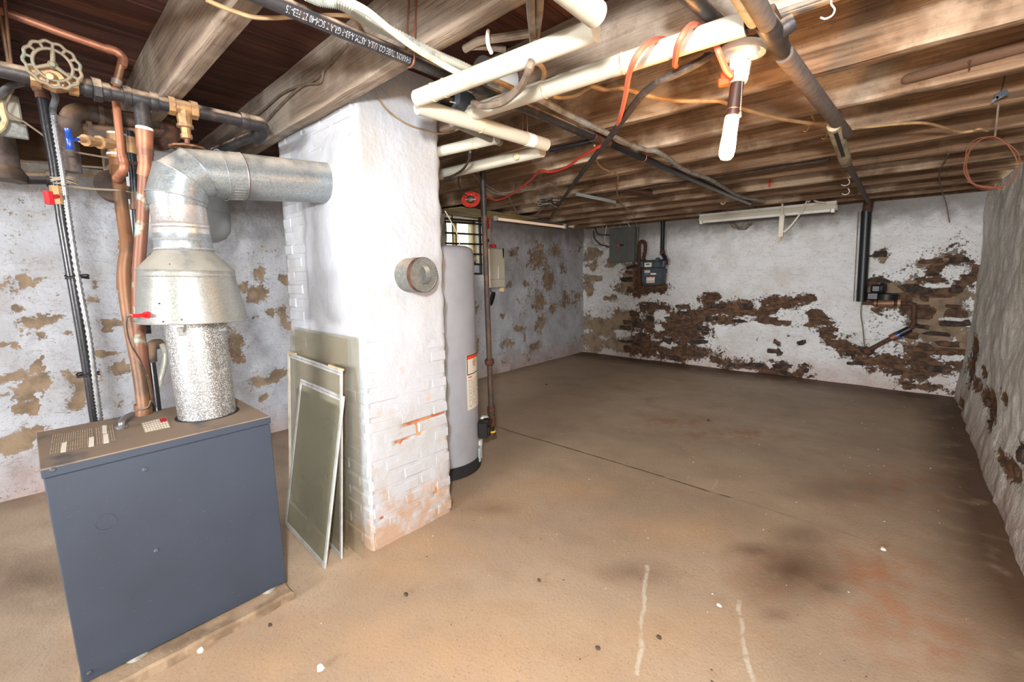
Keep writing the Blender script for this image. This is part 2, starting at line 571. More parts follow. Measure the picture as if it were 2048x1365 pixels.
MT['wall_right'] = wallmat('gray_parged_wall', (226, 223, 214), (204, 199, 188), (130, 92, 58), (150, 120, 90), (96, 68, 46), False)
MT['stone'] = mat('field_stone', (80, 64, 52), .9, 0, (44, 35, 30), 16, .35, .6, .6, 40)
MT['stone2'] = mat('brown_stone', (98, 72, 52), .9, 0, (68, 48, 35), 16, .35, .6, .6, 40)
MT['stonew'] = mat('whitewashed_stone', (196, 192, 186), .8, 0, (140, 122, 102), 14, .5, .7, .6, 40)

def chimmat(name):
    t = NT(name)
    bare = t.attr('bare')
    z = t.axis(2)
    n = t.noise(14, detail=7, rough=.62)
    p = t.math('ADD', bare, t.math('MULTIPLY_ADD', n, .8, -.4))
    k = t.ramp(p, .5, .56)
    pc = t.mix(t.ramp(t.noise(3, detail=6), .4, .7), lin(184, 187, 194), lin(176, 175, 175))
    st = t.math('MULTIPLY', t.ramp(t.math('ADD', z, t.math('MULTIPLY', t.noise(9, detail=8, rough=.75), 1.15)), .86, .56), .72)
    pc = t.mix(st, pc, lin(178, 134, 90))
    sp = t.math('MULTIPLY', t.ramp(t.noise(7, t.P((1, 1, 1.6)), 6, .62), .585, .68), t.ramp(z, 1.15, .55))
    pc = t.mix(t.math('MULTIPLY', sp, .6), pc, lin(204, 160, 122))
    ec = t.mix(t.ramp(t.noise(11), .4, .6), lin(192, 138, 92), lin(168, 88, 58))
    col = t.mix(k, pc, ec)
    nm = t.bump(t.math('ADD', t.noise(30, detail=6, rough=.6), t.math('MULTIPLY', k, -.3)), .38, .012)
    return t.fin(col, t.math('MULTIPLY_ADD', k, .4, .38), 0, nm, .4)
MT['chim'] = chimmat('whitewashed_brick')

def floormat():
    t = NT('stained_concrete')
    n1 = t.noise(1.1, detail=6, rough=.6)
    n2 = t.noise(5, t.P((1, 2.2, 1)), 6, .6)
    n3 = t.noise(130, detail=3)
    col = t.mix(t.ramp(n1, .35, .68), lin(168, 145, 121), lin(150, 129, 108))
    col = t.mix(t.math('MULTIPLY', t.ramp(n2, .48, .7), .5), col, lin(158, 130, 104))
    col = t.mix(t.math('MULTIPLY', t.attr('sand'), t.ramp(t.noise(3, detail=5), .2, .62)), col, lin(178, 145, 110))
    col = t.mix(t.math('MULTIPLY', t.attr('gray'), t.ramp(t.noise(4, detail=5), .1, .6)), col, lin(192, 171, 146))  # gray concrete, paled to make up for light lost towards the far end
    col = t.mix(t.math('MULTIPLY', t.attr('redd'), t.ramp(t.noise(9, detail=6), .35, .66)), col, lin(162, 112, 80))
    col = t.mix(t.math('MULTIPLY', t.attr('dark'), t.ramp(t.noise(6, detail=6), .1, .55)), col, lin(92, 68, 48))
    col = t.mix(t.math('MULTIPLY', t.ramp(n3, .56, .72), .55), col, lin(118, 96, 76))
    col = t.mix(t.math('MULTIPLY', t.ramp(t.noise(170, detail=2), .7, .76), .5), col, lin(180, 164, 142))
    crack = t.seg(tuple(at(985, 850, z=0)), tuple(at(1460, 992, z=0)), .014)
    crack2 = t.seg(tuple(at(1460, 992, z=0)), tuple(at(1720, 1075, z=0)), .012)
    col = t.mix(t.math('MULTIPLY', crack, .8), col, lin(94, 76, 60))
    col = t.mix(t.math('MULTIPLY', crack2, .3), col, lin(94, 76, 60))
    for a, b, s_ in (((1293, 1128), (1277, 1345), .8), ((1478, 1200), (1502, 1365), .85), ((1434, 958), (1428, 975), .4), ((1100, 830), (1150, 822), .4)):
        sc = t.seg(tuple(at(*a, z=0)), tuple(at(*b, z=0)), .012)
        col = t.mix(t.math('MULTIPLY', t.math('MULTIPLY', sc, s_), t.ramp(t.noise(30), .3, .55)), col, lin(190, 178, 160))
    hgt = t.math('ADD', t.noise(70, detail=6, rough=.7), t.math('MULTIPLY', crack, -1.2))
    return t.fin(col, .58, 0, t.bump(hgt, .38, .006), .5)
MT['floor'] = floormat()
MT['pad'] = mat('pad_concrete', (150, 128, 104), .95, 0, (112, 92, 72), 9, .4, .65, .6, 60)

def glassmat(name, tint, amt, rough=.05):
    t = NT(name)
    n = t.t.nodes
    tr = t.n('ShaderNodeBsdfTransparent')
    tr.inputs[0].default_value = (.93, .95, .92, 1)
    gl = t.n('ShaderNodeBsdfGlossy')
    gl.inputs['Roughness'].default_value = rough
    df = t.n('ShaderNodeBsdfDiffuse')
    df.inputs[0].default_value = lin(*tint)
    m1, m2 = t.n('ShaderNodeMixShader'), t.n('ShaderNodeMixShader')
    m1.inputs[0].default_value = .05
    t.l(tr.outputs[0], m1.inputs[1]); t.l(gl.outputs[0], m1.inputs[2])
    k = t.math('MULTIPLY_ADD', t.ramp(t.noise(2.5, detail=3), .3, .7), amt * .3, amt * .85)
    t.l(k, m2.inputs[0])
    t.l(m1.outputs[0], m2.inputs[1]); t.l(df.outputs[0], m2.inputs[2])
    t.l(m2.outputs[0], n['Material Output'].inputs[0])
    return t.m
MT['glass'] = glassmat('dusty_glass', (176, 156, 134), .15)
MT['screen'] = glassmat('insect_screen', (158, 154, 132), .5, .4)
MT['stormglass'] = glassmat('grimy_glass', (176, 166, 146), .3)
MT['winglass'] = glassmat('dirty_window_glass', (200, 190, 150), .22)

def emat(name, col, strength):
    t = NT(name)
    t.b.inputs['Base Color'].default_value = (.9, .9, .9, 1)
    t.b.inputs['Emission Color'].default_value = col
    t.b.inputs['Emission Strength'].default_value = strength
    return t.m
MT['bulb'] = emat('lit_lamp', (1.0, .48, .13, 1), 240)
MT['tubelit'] = emat('dim_tube', (1.0, .55, .25, 1), .35)
#@@STRUCT

# ------------------------------------------------------------------ setting
XL, YF, XR, YB = -4.10, 6.45, 0.565, -7.6
ZJ, ZP = 2.09, 2.325           # underside of joists, underside of floor boards

WARP = None
def warp(U, V, seed, a=.1):
    return ((fbm(U * 5, V * 6, 4, seed) - .5) * a * 1.3, (fbm(U * 5, V * 6, 4, seed + 9) - .5) * a)

def blobfield(U, V, blobs, key, val, ui):
    m = np.zeros_like(U)
    for b in blobs:
        px, py, rx, ry = b[:4]
        s = b[4] if len(b) > 4 else 1.0
        k = {key: val}
        c, e0, e1 = at(px, py, **k), at(px - rx, py, **k), at(px + rx, py, **k)
        g0, g1 = at(px, py - ry, **k), at(px, py + ry, **k)
        vi = 2 if key != 'z' else 1
        if key == 'z':
            # floor: general ellipse from two image axes
            ex, ey = (e1 - e0) * .5, (g1 - g0) * .5
            A = np.array([[ex.x, ey.x], [ex.y, ey.y]])
            Ai = np.linalg.inv(A)
            du, dv = U - c.x, V - c.y
            d = np.hypot(Ai[0, 0] * du + Ai[0, 1] * dv, Ai[1, 0] * du + Ai[1, 1] * dv)
        else:
            ru, rv = abs(e1[ui] - e0[ui]) * .5, abs(g1[2] - g0[2]) * .5
            wu, wv = (WARP[0], WARP[1]) if WARP is not None and WARP[0].shape == U.shape else (0, 0)
            d = np.hypot((U + wu - c[ui]) / ru, (V + wv - c[2]) / rv)
        if s > 0:
            m = np.maximum(m, s * np.clip(1 - .5 * d, 0, 1))
        else:
            m = np.minimum(m, np.clip(.5 * d, 0, 1))
    return m

def grid(name, m, us, vs, place, attrs, hole=None, kind='structure'):
    U, V = np.meshgrid(us, vs, indexing='ij')
    P = place(U, V)
    nu, nv = U.shape
    idx = np.arange(nu * nv).reshape(nu, nv)
    a, b, c, d = idx[:-1, :-1], idx[1:, :-1], idx[1:, 1:], idx[:-1, 1:]
    F = np.stack([a, b, c, d], -1).reshape(-1, 4)
    if hole is not None:
        cu, cv = (U[:-1, :-1] + U[1:, 1:]) / 2, (V[:-1, :-1] + V[1:, 1:]) / 2
        keep = ~((cu > hole[0]) & (cu < hole[1]) & (cv > hole[2]) & (cv < hole[3]))
        F = F[keep.reshape(-1)]
    me = bpy.data.meshes.new(name)
    me.from_pydata(P.reshape(-1, 3).tolist(), [], F.tolist())
    me.polygons.foreach_set('use_smooth', [True] * len(me.polygons))
    for k, v in attrs.items():
        at_ = me.attributes.new(k, 'FLOAT', 'POINT')
        at_.data.foreach_set('value', v.reshape(-1).astype(np.float32))
    me.materials.append(m)
    o = bpy.data.objects.new(name, me)
    COL.objects.link(o)
    if kind:
        o['kind'] = kind
    return o

def ss(a, b, x):
    t = np.clip((x - a) / (b - a), 0, 1)
    return t * t * (3 - 2 * t)

# floor
us, vs = np.arange(-4.3, .86, .03), np.concatenate([np.arange(YB - .1, -.5, .25), np.arange(-.5, 6.75, .03)])
U, V = np.meshgrid(us, vs, indexing='ij')
SAND = [(985, 1005, 70, 22), (1120, 975, 90, 18), (900, 1300, 260, 80, .9), (1340, 1260, 130, 40, .8), (770, 1130, 90, 32), (830, 1090, 90, 28), (1380, 1060, 120, 26, .7), (560, 1330, 200, 40, .7)]
GRAY_LIT = [(590, 1130, 60, 45), (650, 1110, 60, 30), (1250, 790, 260, 60, .9), (1050, 780, 120, 40, .9), (1500, 850, 250, 40, .7), (90, 1080, 130, 120, .9), (560, 960, 40, 60)]  # gray concrete zones; the far ones also carry painted-in brightness
REDD = [(1748, 1141, 80, 44), (1795, 1220, 90, 45), (1864, 1285, 80, 35), (1470, 868, 80, 12), (1360, 842, 60, 9), (1800, 970, 120, 30, .7), (1550, 1150, 60, 40, .6)]
DARK = [(1586, 1136, 75, 42), (1516, 1100, 42, 13, .8), (1605, 1071, 45, 18, .7), (1651, 1173, 34, 16, .8), (1554, 1224, 26, 11, .6), (1271, 1141, 50, 16, .55), (60, 1155, 110, 40, .75), (2030, 1240, 40, 160, .8), (1950, 980, 40, 60, .7), (985, 1015, 40, 10, .5), (1700, 980, 90, 14, .4)]
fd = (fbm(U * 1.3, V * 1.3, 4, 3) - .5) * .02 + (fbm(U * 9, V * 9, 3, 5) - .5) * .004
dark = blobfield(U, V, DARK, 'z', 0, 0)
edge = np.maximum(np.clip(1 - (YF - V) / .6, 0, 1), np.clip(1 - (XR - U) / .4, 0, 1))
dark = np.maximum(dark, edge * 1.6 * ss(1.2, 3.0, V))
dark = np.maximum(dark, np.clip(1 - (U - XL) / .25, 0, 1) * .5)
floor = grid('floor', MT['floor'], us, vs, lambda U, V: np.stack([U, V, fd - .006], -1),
             {'sand': blobfield(U, V, SAND, 'z', 0, 0), 'gray': blobfield(U, V, GRAY_LIT, 'z', 0, 0), 'redd': blobfield(U, V, REDD, 'z', 0, 0), 'dark': dark})

# left wall
WIN = (3.44, 4.10, 1.50, 2.075)
LB = [(48, 559, 14, 16), (88, 567, 20, 8), (64, 591, 6, 5), (26, 617, 15, 8), (58, 636, 48, 8), (110, 629, 40, 7), (17, 652, 6, 12), (58, 664, 16, 11), (12, 690, 9, 8), (138, 664, 12, 6), (67, 725, 9, 20), (79, 737, 11, 9), (28, 752, 34, 16), (60, 772, 42, 18), (173, 764, 27, 18), (234, 746, 22, 16), (188, 570, 4, 20), (206, 597, 10, 6), (231, 641, 20, 8), (217, 654, 12, 6), (211, 711, 20, 5), (258, 711, 9, 6), (510, 585, 20, 18), (492, 565, 14, 10), (527, 544, 12, 18), (514, 592, 13, 10), (527, 632, 10, 9), (568, 641, 15, 18), (571, 556, 7, 12), (475, 673, 18, 22), (466, 700, 12, 20), (527, 761, 32, 10), (557, 746, 15, 9), (43, 870, 50, 18), (39, 793, 42, 14), (56, 814, 20, 10), (163, 793, 22, 18), (64, 861, 18, 8), (21, 887, 36, 12), (527, 795, 10, 7),
      (1075, 510, 22, 34), (1095, 555, 18, 36), (1030, 505, 16, 14), (1110, 500, 14, 20), (1130, 600, 7, 22), (1080, 600, 20, 30), (1085, 650, 10, 22), (1070, 692, 18, 9), (1040, 660, 14, 8), (1145, 585, 7, 10), (1010, 630, 10, 9), (1015, 690, 16, 8), (1105, 620, 9, 14), (950, 620, 10, 20), (1125, 530, 8, 20, .8), (1055, 570, 10, 12, .8), (1020, 570, 8, 8, .8), (955, 690, 8, 20)]
us, vs = np.concatenate([np.arange(YB, -.6, .2), np.arange(-.6, YF + .06, .022)]), np.append(np.arange(-.05, 2.08, .022), 2.10)
U, V = np.meshgrid(us, vs, indexing='ij')
WARP = warp(U, V, 91, .16)
LB = [b if b[0] < 900 else (b[0], b[1], b[2] * .8, b[3] * .8, .86) for b in LB]
peel = blobfield(U, V, LB, 'x', XL, 1)
peel = np.maximum(peel, (fbm(U * 1.6, V * 2.2, 4, 21) - .34) * .95 * ss(3.5, 4.6, U))
peel = np.maximum(peel, (fbm(U * 1.6, V * 2.6, 4, 22) - .42) * .9)
peel = np.clip(peel, 0, 1)
disp = (fbm(U * 2.2, V * 2.6, 4, 31) - .5) * .045 + (fbm(U * 9, V * 11, 3, 33) - .5) * .012 - .006 * ss(.35, .65, peel)
dl = disp.copy()
wall_left = grid('wall_left', MT['wall_left'], us, vs, lambda U, V: np.stack([XL + dl, U, V], -1), {'peel': peel, 'kind': .22 + .25 * (fbm(U * 2, V * 2, 3, 8) > .55)}, WIN)

# far wall
FB = [(1183, 508, 22, 13), (1190, 530, 10, 8, .8), (1188, 556, 16, 10), (1175, 575, 10, 14), (1228, 528, 20, 7), (1270, 556, 26, 30), (1262, 575, 30, 16), (1302, 580, 34, 9), (1326, 540, 9, 16), (1220, 598, 14, 5), (1200, 650, 44, 24), (1182, 682, 20, 22), (1250, 640, 40, 22), (1240, 690, 44, 14), (1310, 616, 36, 12), (1330, 650, 60, 32), (1290, 690, 46, 22), (1350, 700, 70, 20), (1396, 628, 36, 20), (1412, 604, 18, 14), (1380, 660, 34, 26), (1440, 622, 50, 12), (1500, 618, 60, 13), (1560, 606, 46, 11), (1590, 600, 26, 10), (1454, 642, 30, 8), (1540, 642, 48, 7), (1636, 640, 22, 20), (1655, 662, 20, 16), (1668, 684, 22, 10), (1450, 716, 50, 9), (1500, 737, 60, 8), (1560, 752, 60, 8), (1563, 732, 14, 14), (1600, 752, 16, 16), (1690, 684, 18, 16), (1706, 702, 40, 14), (1760, 722, 60, 14), (1800, 742, 60, 16), (1860, 722, 60, 34), (1850, 660, 60, 42), (1830, 600, 72, 44), (1900, 560, 50, 56), (1872, 524, 36, 12), (1770, 580, 44, 26), (1926, 516, 15, 16), (1900, 625, 40, 60), (1922, 700, 24, 50), (1770, 508, 9, 16), (1752, 590, 20, 16), (1790, 620, 42, 18), (1840, 770, 60, 10, .9), (1850, 640, 85, 56), (1892, 580, 46, 50), (1868, 722, 64, 40), (1800, 590, 60, 24), (1555, 700, 5, 4), (1580, 665, 5, 5), (1557, 668, 6, 4), (1520, 678, 5, 3), (1550, 688, 9, 4), (1556, 706, 6, 4), (1595, 686, 5, 5), (1538, 720, 8, 4)]
FN = [(1321, 632, 14, 13, -1), (1335, 690, 16, 6, -1), (1318, 655, 9, 8, -1), (1908, 545, 24, 14, -1), (1778, 655, 28, 30, -1), (1770, 680, 24, 18, -1), (1795, 555, 20, 9, -1), (1800, 656, 16, 7, -1), (1904, 716, 32, 7, -1), (1722, 770, 60, 8, -1), (1760, 760, 30, 14, -1), (1885, 762, 30, 9, -1), (1200, 625, 24, 12, -1), (1700, 640, 30, 40, -1), (1640, 710, 40, 22, -1), (1240, 665, 10, 5, -1), (1874, 572, 32, 4, -1), (1905, 640, 22, 4, -1), (1470, 692, 60, 26, -1), (1540, 660, 60, 10, -1)]
us, vs = np.arange(XL - .06, XR + .06, .018), np.append(np.arange(-.05, 2.06, .018), 2.09)
U, V = np.meshgrid(us, vs, indexing='ij')
WARP = warp(U, V, 93, .2)
peelF = blobfield(U, V, FB, 'y', YF, 0)
for b in FN:
    c, e = at(b[0], b[1], y=YF), at(b[0] + b[2], b[1], y=YF)
    g = at(b[0], b[1] + b[3], y=YF)
    d = np.hypot((U - c.x) / abs(e.x - c.x), (V - c.z) / abs(g.z - c.z))
    peelF = np.minimum(peelF, np.clip(.42 * d, 0, 1))
peelF = np.clip(np.maximum(peelF, (fbm(U * 1.6, V * 2.6, 4, 41) - .46) * .8 * ss(1.3, .7, V)), 0, 1)
kindF = .3 + .7 * ss(-3.3, -3.0, U) * np.ones_like(V)
kindF = np.where((U > -.35) & (V > .5) & (V < 1.5) & (fbm(U * 3, V * 4, 2, 5) > .55), kindF * .45, kindF)
dF = (fbm(U * 2.4, V * 3.4, 4, 51) - .5) * .06 + (fbm(U * 8, V * 12, 3, 53) - .5) * .018 - .014 * ss(.4, .62, peelF)
wall_far = grid('wall_far', MT['wall_far'], us, vs, lambda U, V: np.stack([U, YF - dF, V], -1), {'peel': peelF, 'kind': kindF})

# right wall
RB = [(1945, 735, 9, 40), (1952, 700, 8, 30), (1958, 770, 8, 16), (1978, 800, 14, 22), (1990, 820, 12, 18), (1986, 845, 10, 16), (2015, 800, 7, 14), (2020, 925, 18, 16), (2035, 940, 18, 20), (2046, 905, 14, 18), (1934, 810, 6, 10), (1968, 745, 7, 12, .9), (2000, 780, 6, 8, .8)]
us, vs = np.concatenate([np.arange(YB, 1.6, .08), np.arange(1.6, YF + .06, .02)]), np.append(np.arange(-.05, 2.06, .02), 2.09)
U, V = np.meshgrid(us, vs, indexing='ij')
WARP = None
peelR = np.clip(blobfield(U, V, RB, 'x', XR, 1), 0, 1)
dR = (fbm(U * 2.2, V * 2.2, 4, 61) - .5) * .06 + (fbm(U * 8, V * 8, 4, 63) - .5) * .022 - .012 * ss(.4, .62, peelR)
dR = dR - .10 * ss(.9, 2.0, V) * 0 + .04 * ss(.5, .0, V)
wall_right = grid('wall_right', MT['wall_right'], us, vs, lambda U, V: np.stack([XR - dR, U, V], -1), {'peel': peelR, 'kind': np.full_like(U, .9)})
us, vs = np.arange(XL - .06, XR + .1, .1), np.arange(-.05, 2.35, .1)
wall_back = grid('wall_back', MT['wall_left'], us, vs, lambda U, V: np.stack([U, np.full_like(U, YB), V], -1), {'peel': np.zeros((len(us), len(vs))), 'kind': np.zeros((len(us), len(vs)))})

# stones showing where the whitewash has fallen off
def stone_mesh(i):
    mb = MB()
    r = random.Random(i)
    mb.ball((0, 0, 0), 1, 1, 1, 9, 5)
    v = []
    for p in mb.v:
        q = Vector(p)
        k = 1 + .25 * math.sin(3 * q.x + i) * math.cos(2.3 * q.z + 2 * i) + r.uniform(-.16, .16)
        sq = Vector((math.copysign(abs(q.x) ** .6, q.x), q.y, math.copysign(abs(q.z) ** .55, q.z)))
        v.append(tuple(sq * k))
    mb.v = v
    me = bpy.data.meshes.new('stone')
    me.from_pydata(mb.v, [], mb.f)
    return me
SMESH = {}
for mk in ('stone', 'stone2', 'stonew'):
    for i in range(5):
        me = stone_mesh(i)
        me.materials.append(MT[mk])
        SMESH[mk, i] = me
def interp(F, us_, vs_, u, v):
    return F[min(max(int(np.searchsorted(us_, u)), 0), F.shape[0] - 1), min(max(int(np.searchsorted(vs_, v)), 0), F.shape[1] - 1)]
usF, vsF = np.arange(XL - .06, XR + .06, .018), np.append(np.arange(-.05, 2.06, .018), 2.09)
rr = random.Random(3)
placed = []
for t in range(9000):
    x, z = rr.uniform(-3.3, .5), rr.uniform(.02, 1.62)
    if interp(peelF, usF, vsF, x, z) < .55:
        continue
    rx, rz = rr.uniform(.04, .17), rr.uniform(.02, .06)
    if any(abs(x - a) < (rx + c) * .95 and abs(z - b) < (rz + d) * 1.02 for a, b, c, d in placed):
        continue
    placed.append((x, z, rx, rz))
    if len(placed) > 115:
        break
for x, z, rx, rz in placed:
    mk = rr.choices(('stone', 'stone2', 'stonew'), (.5, .5, .0))[0]
    o = bpy.data.objects.new('stone', SMESH[mk, rr.randrange(5)])
    COL.objects.link(o)
    o.parent = wall_far
    o.location = (x, YF - interp(dF, usF, vsF, x, z) + .012, z)
    o.scale = (rx, rr.uniform(.026, .04), rz)
    o.rotation_euler = (0, rr.uniform(-.12, .12), 0)
for px, py in ((1978, 805), (1992, 830), (1986, 850), (2022, 928), (2040, 945), (2046, 912), (1948, 745), (1953, 712), (1960, 772)):
    P = at(px, py, x=XR)
    o = bpy.data.objects.new('stone', SMESH[rr.choice(('stone', 'stone2')), rr.randrange(5)])
    COL.objects.link(o)
    o.parent = wall_right
    o.location = (XR + .0, P.y, P.z)
    o.scale = (.022, rr.uniform(.05, .1), rr.uniform(.02, .04))

# ceiling: boards over the joists
mb = MB(); mb.box((-4.4, YB - .1, ZP + .024), (.86, 6.75, ZP + .06))
ceiling = obj('ceiling', mb, MT['plank'], smooth=False)
ceiling['kind'] = 'structure'
pm = []
for i in range(3):
    mb = MB(); mb.box((-.064, YB - .08, 0), (.064, 6.72, .022), .002)
    o = obj('plank', mb, MT['plank'], ceiling, smooth=False)
    pm.append(o)
x = -4.3
i = 0
while x < .84:
    o = pm[i] if i < 3 else pm[i % 3].copy()
    if i >= 3:
        COL.objects.link(o)
    o.location = (x, 0, ZP + random.uniform(-.002, .003))
    x += .1325
    i += 1

# rim timbers above the walls, and one added blocker joist
def rim(name, lo, hi):
    mb = MB(); mb.box(lo, hi, .004)
    o = obj(name, mb, MT['darkwood'], smooth=False)
    o['kind'] = 'structure'
rim('light_block_joist', (-4.19, -.55, ZJ), (.65, -.475, ZP))  # unseen joist added behind the camera to keep the rear lamp off joist faces
rim('trim_1', (-4.4, YB - .1, 2.08), (-4.2, 6.75, ZP + .02))
rim('trim_2', (-4.4, 6.5, 2.07), (.86, 6.72, ZP + .02))
rim('trim_3', (.66, YB - .1, 2.07), (.86, 6.75, ZP + .02))
mb = MB(); mb.box((-4.35, WIN[0] - .12, 2.078), (-3.98, WIN[1] + .55, 2.1), .003)
o = obj('trim_4', mb, MT['sillwood'], smooth=False); o['kind'] = 'structure'  # yellow board put where daylight falls on the wood above the window

def rough_bar(mb, x0, x1, y0, y1, z0, z1, seed, jit=.004, n=28):
    r = random.Random(seed)
    b = .006
    prof = [(y0, z0 + b), (y0 + b, z0), ((y0 + y1) / 2, z0), (y1 - b, z0), (y1, z0 + b), (y1, z1), (y0, z1)]
    rings = []
    ph = r.uniform(0, 6)
    for i in range(n + 1):
        x = x0 + (x1 - x0) * i / n
        wv = .006 * math.sin(x * 1.1 + ph)
        rings.append([Vector((x, py + wv + r.uniform(-jit, jit) * .6, pz + (r.uniform(-jit, jit) if pz < z1 else 0))) for py, pz in prof])
    mb.quad_strip(rings, True, True, True)

JY = [.035, .545, 1.035, 1.605, 2.165, 2.655, 3.16, 3.68, 4.185, 4.68, 5.2, 5.72, 6.2]
JL = ['dark weathered timber joist at top left behind the spoked valve wheel',
      'gray timber joist above the header pipe, between valve wheel and chimney',
      'thick gray timber joist passing directly in front of the chimney top',
      'gray timber joist just behind the chimney and above the long cream pipe',
      'rough tan timber joist, first one beyond the hanging light bulb',
      'rough tan timber joist with a long round stick nailed to its face',
      'rough timber joist with a small metal tag hanging from it, fourth beyond the chimney',
      'rough timber joist above the loop of bare copper wire, behind the beige wire',
      'weathered timber joist, fifth from the far stone wall',
      'weathered timber joist, fourth from the far stone wall',
      'weathered timber joist, third from the far stone wall',
      'weathered timber joist, second from the far stone wall',
      'weathered timber joist, nearest the far stone wall above the fuse panel']
for i, (y, lb) in enumerate(zip(JY, JL)):
    mb = MB()
    rough_bar(mb, -4.19, .65, y - .068, y, ZJ - (.004 if i % 2 else 0), ZP, i)
    o = obj('joist', mb, MT['joistgray'] if i < 4 else MT['joist'], origin=(-1.8, y, ZJ), ang=50)
    tag(o, lb, 'joist', 'ceiling joists')

# window in the left wall
win = bpy.data.objects.new('window_1', None); COL.objects.link(win); win['kind'] = 'structure'
win.location = (XL, 3.77, 1.8)
mb = MB()
y0, y1, z0, z1 = WIN
for lo, hi in (((-4.42, y0 - .1, z0 - .06), (XL + .005, y0 + .005, z1 + .01)), ((-4.42, y1 - .005, z0 - .06), (XL + .005, y1 + .1, z1 + .01)), ((-4.42, y0, z0 - .06), (XL + .005, y1, z0 + .005)), ((-4.42, y0, z1 - .006), (XL - .02, y1, z1 + .02))):
    mb.box(lo, hi, .003)
obj('window_reveal', mb, MT['stonew'], win, smooth=False)
mb = MB()
for yy in (y0 + .02, (y0 + y1) / 2, y1 - .02):
    mb.box((-4.33, yy - .018, z0), (-4.29, yy + .018, z1), .003)
for zz in (z0 + .02, z1 - .02):
    mb.box((-4.33, y0, zz - .018), (-4.29, y1, zz + .018), .003)
obj('window_frame', mb, MT['sillwood'], win, smooth=False)
for k in range(2):
    a = y0 + (y1 - y0) * k / 2
    mb = MB(); mb.box((-4.313, a + .03, z0 + .03), (-4.307, a + (y1 - y0) / 2 - .03, z1 - .03))
    obj('pane', mb, MT['winglass'], win, smooth=False)
# iron grille in front of the window
gr = thing('window_grille', 'black iron bar grille fixed over the bright basement window', 'grille', (XL + .03, 3.77, 1.38))
for py, py2 in ((438, 443), (444, 449), (466, 470), (487, 489), (508, 509), (528, 529), (547, 548)):
    a, b = at(893, py, x=-4.06), at(964, py2, x=-4.06)
    mb = MB(); mb.tube([Vector((-4.06, 3.40, a.z)), Vector((-4.06, b.y, b.z))], .011, 8)
    obj('bar', mb, MT['bpaint'], gr)
a, b = at(960, 447, x=-4.06), at(966, 548, x=-4.06)
mb = MB(); mb.box((-4.075, a.y - .02, b.z - .01), (-4.055, a.y + .015, 2.08), .003)
obj('stile', mb, MT['bpaint'], gr, smooth=False)
mb = MB(); mb.tube([Vector((-4.06, at(905, 460, x=-4.06).y, 2.07)), Vector((-4.06, at(905, 460, x=-4.06).y, 1.38))], .008, 8)
obj('bar', mb, MT['bpaint'], gr)

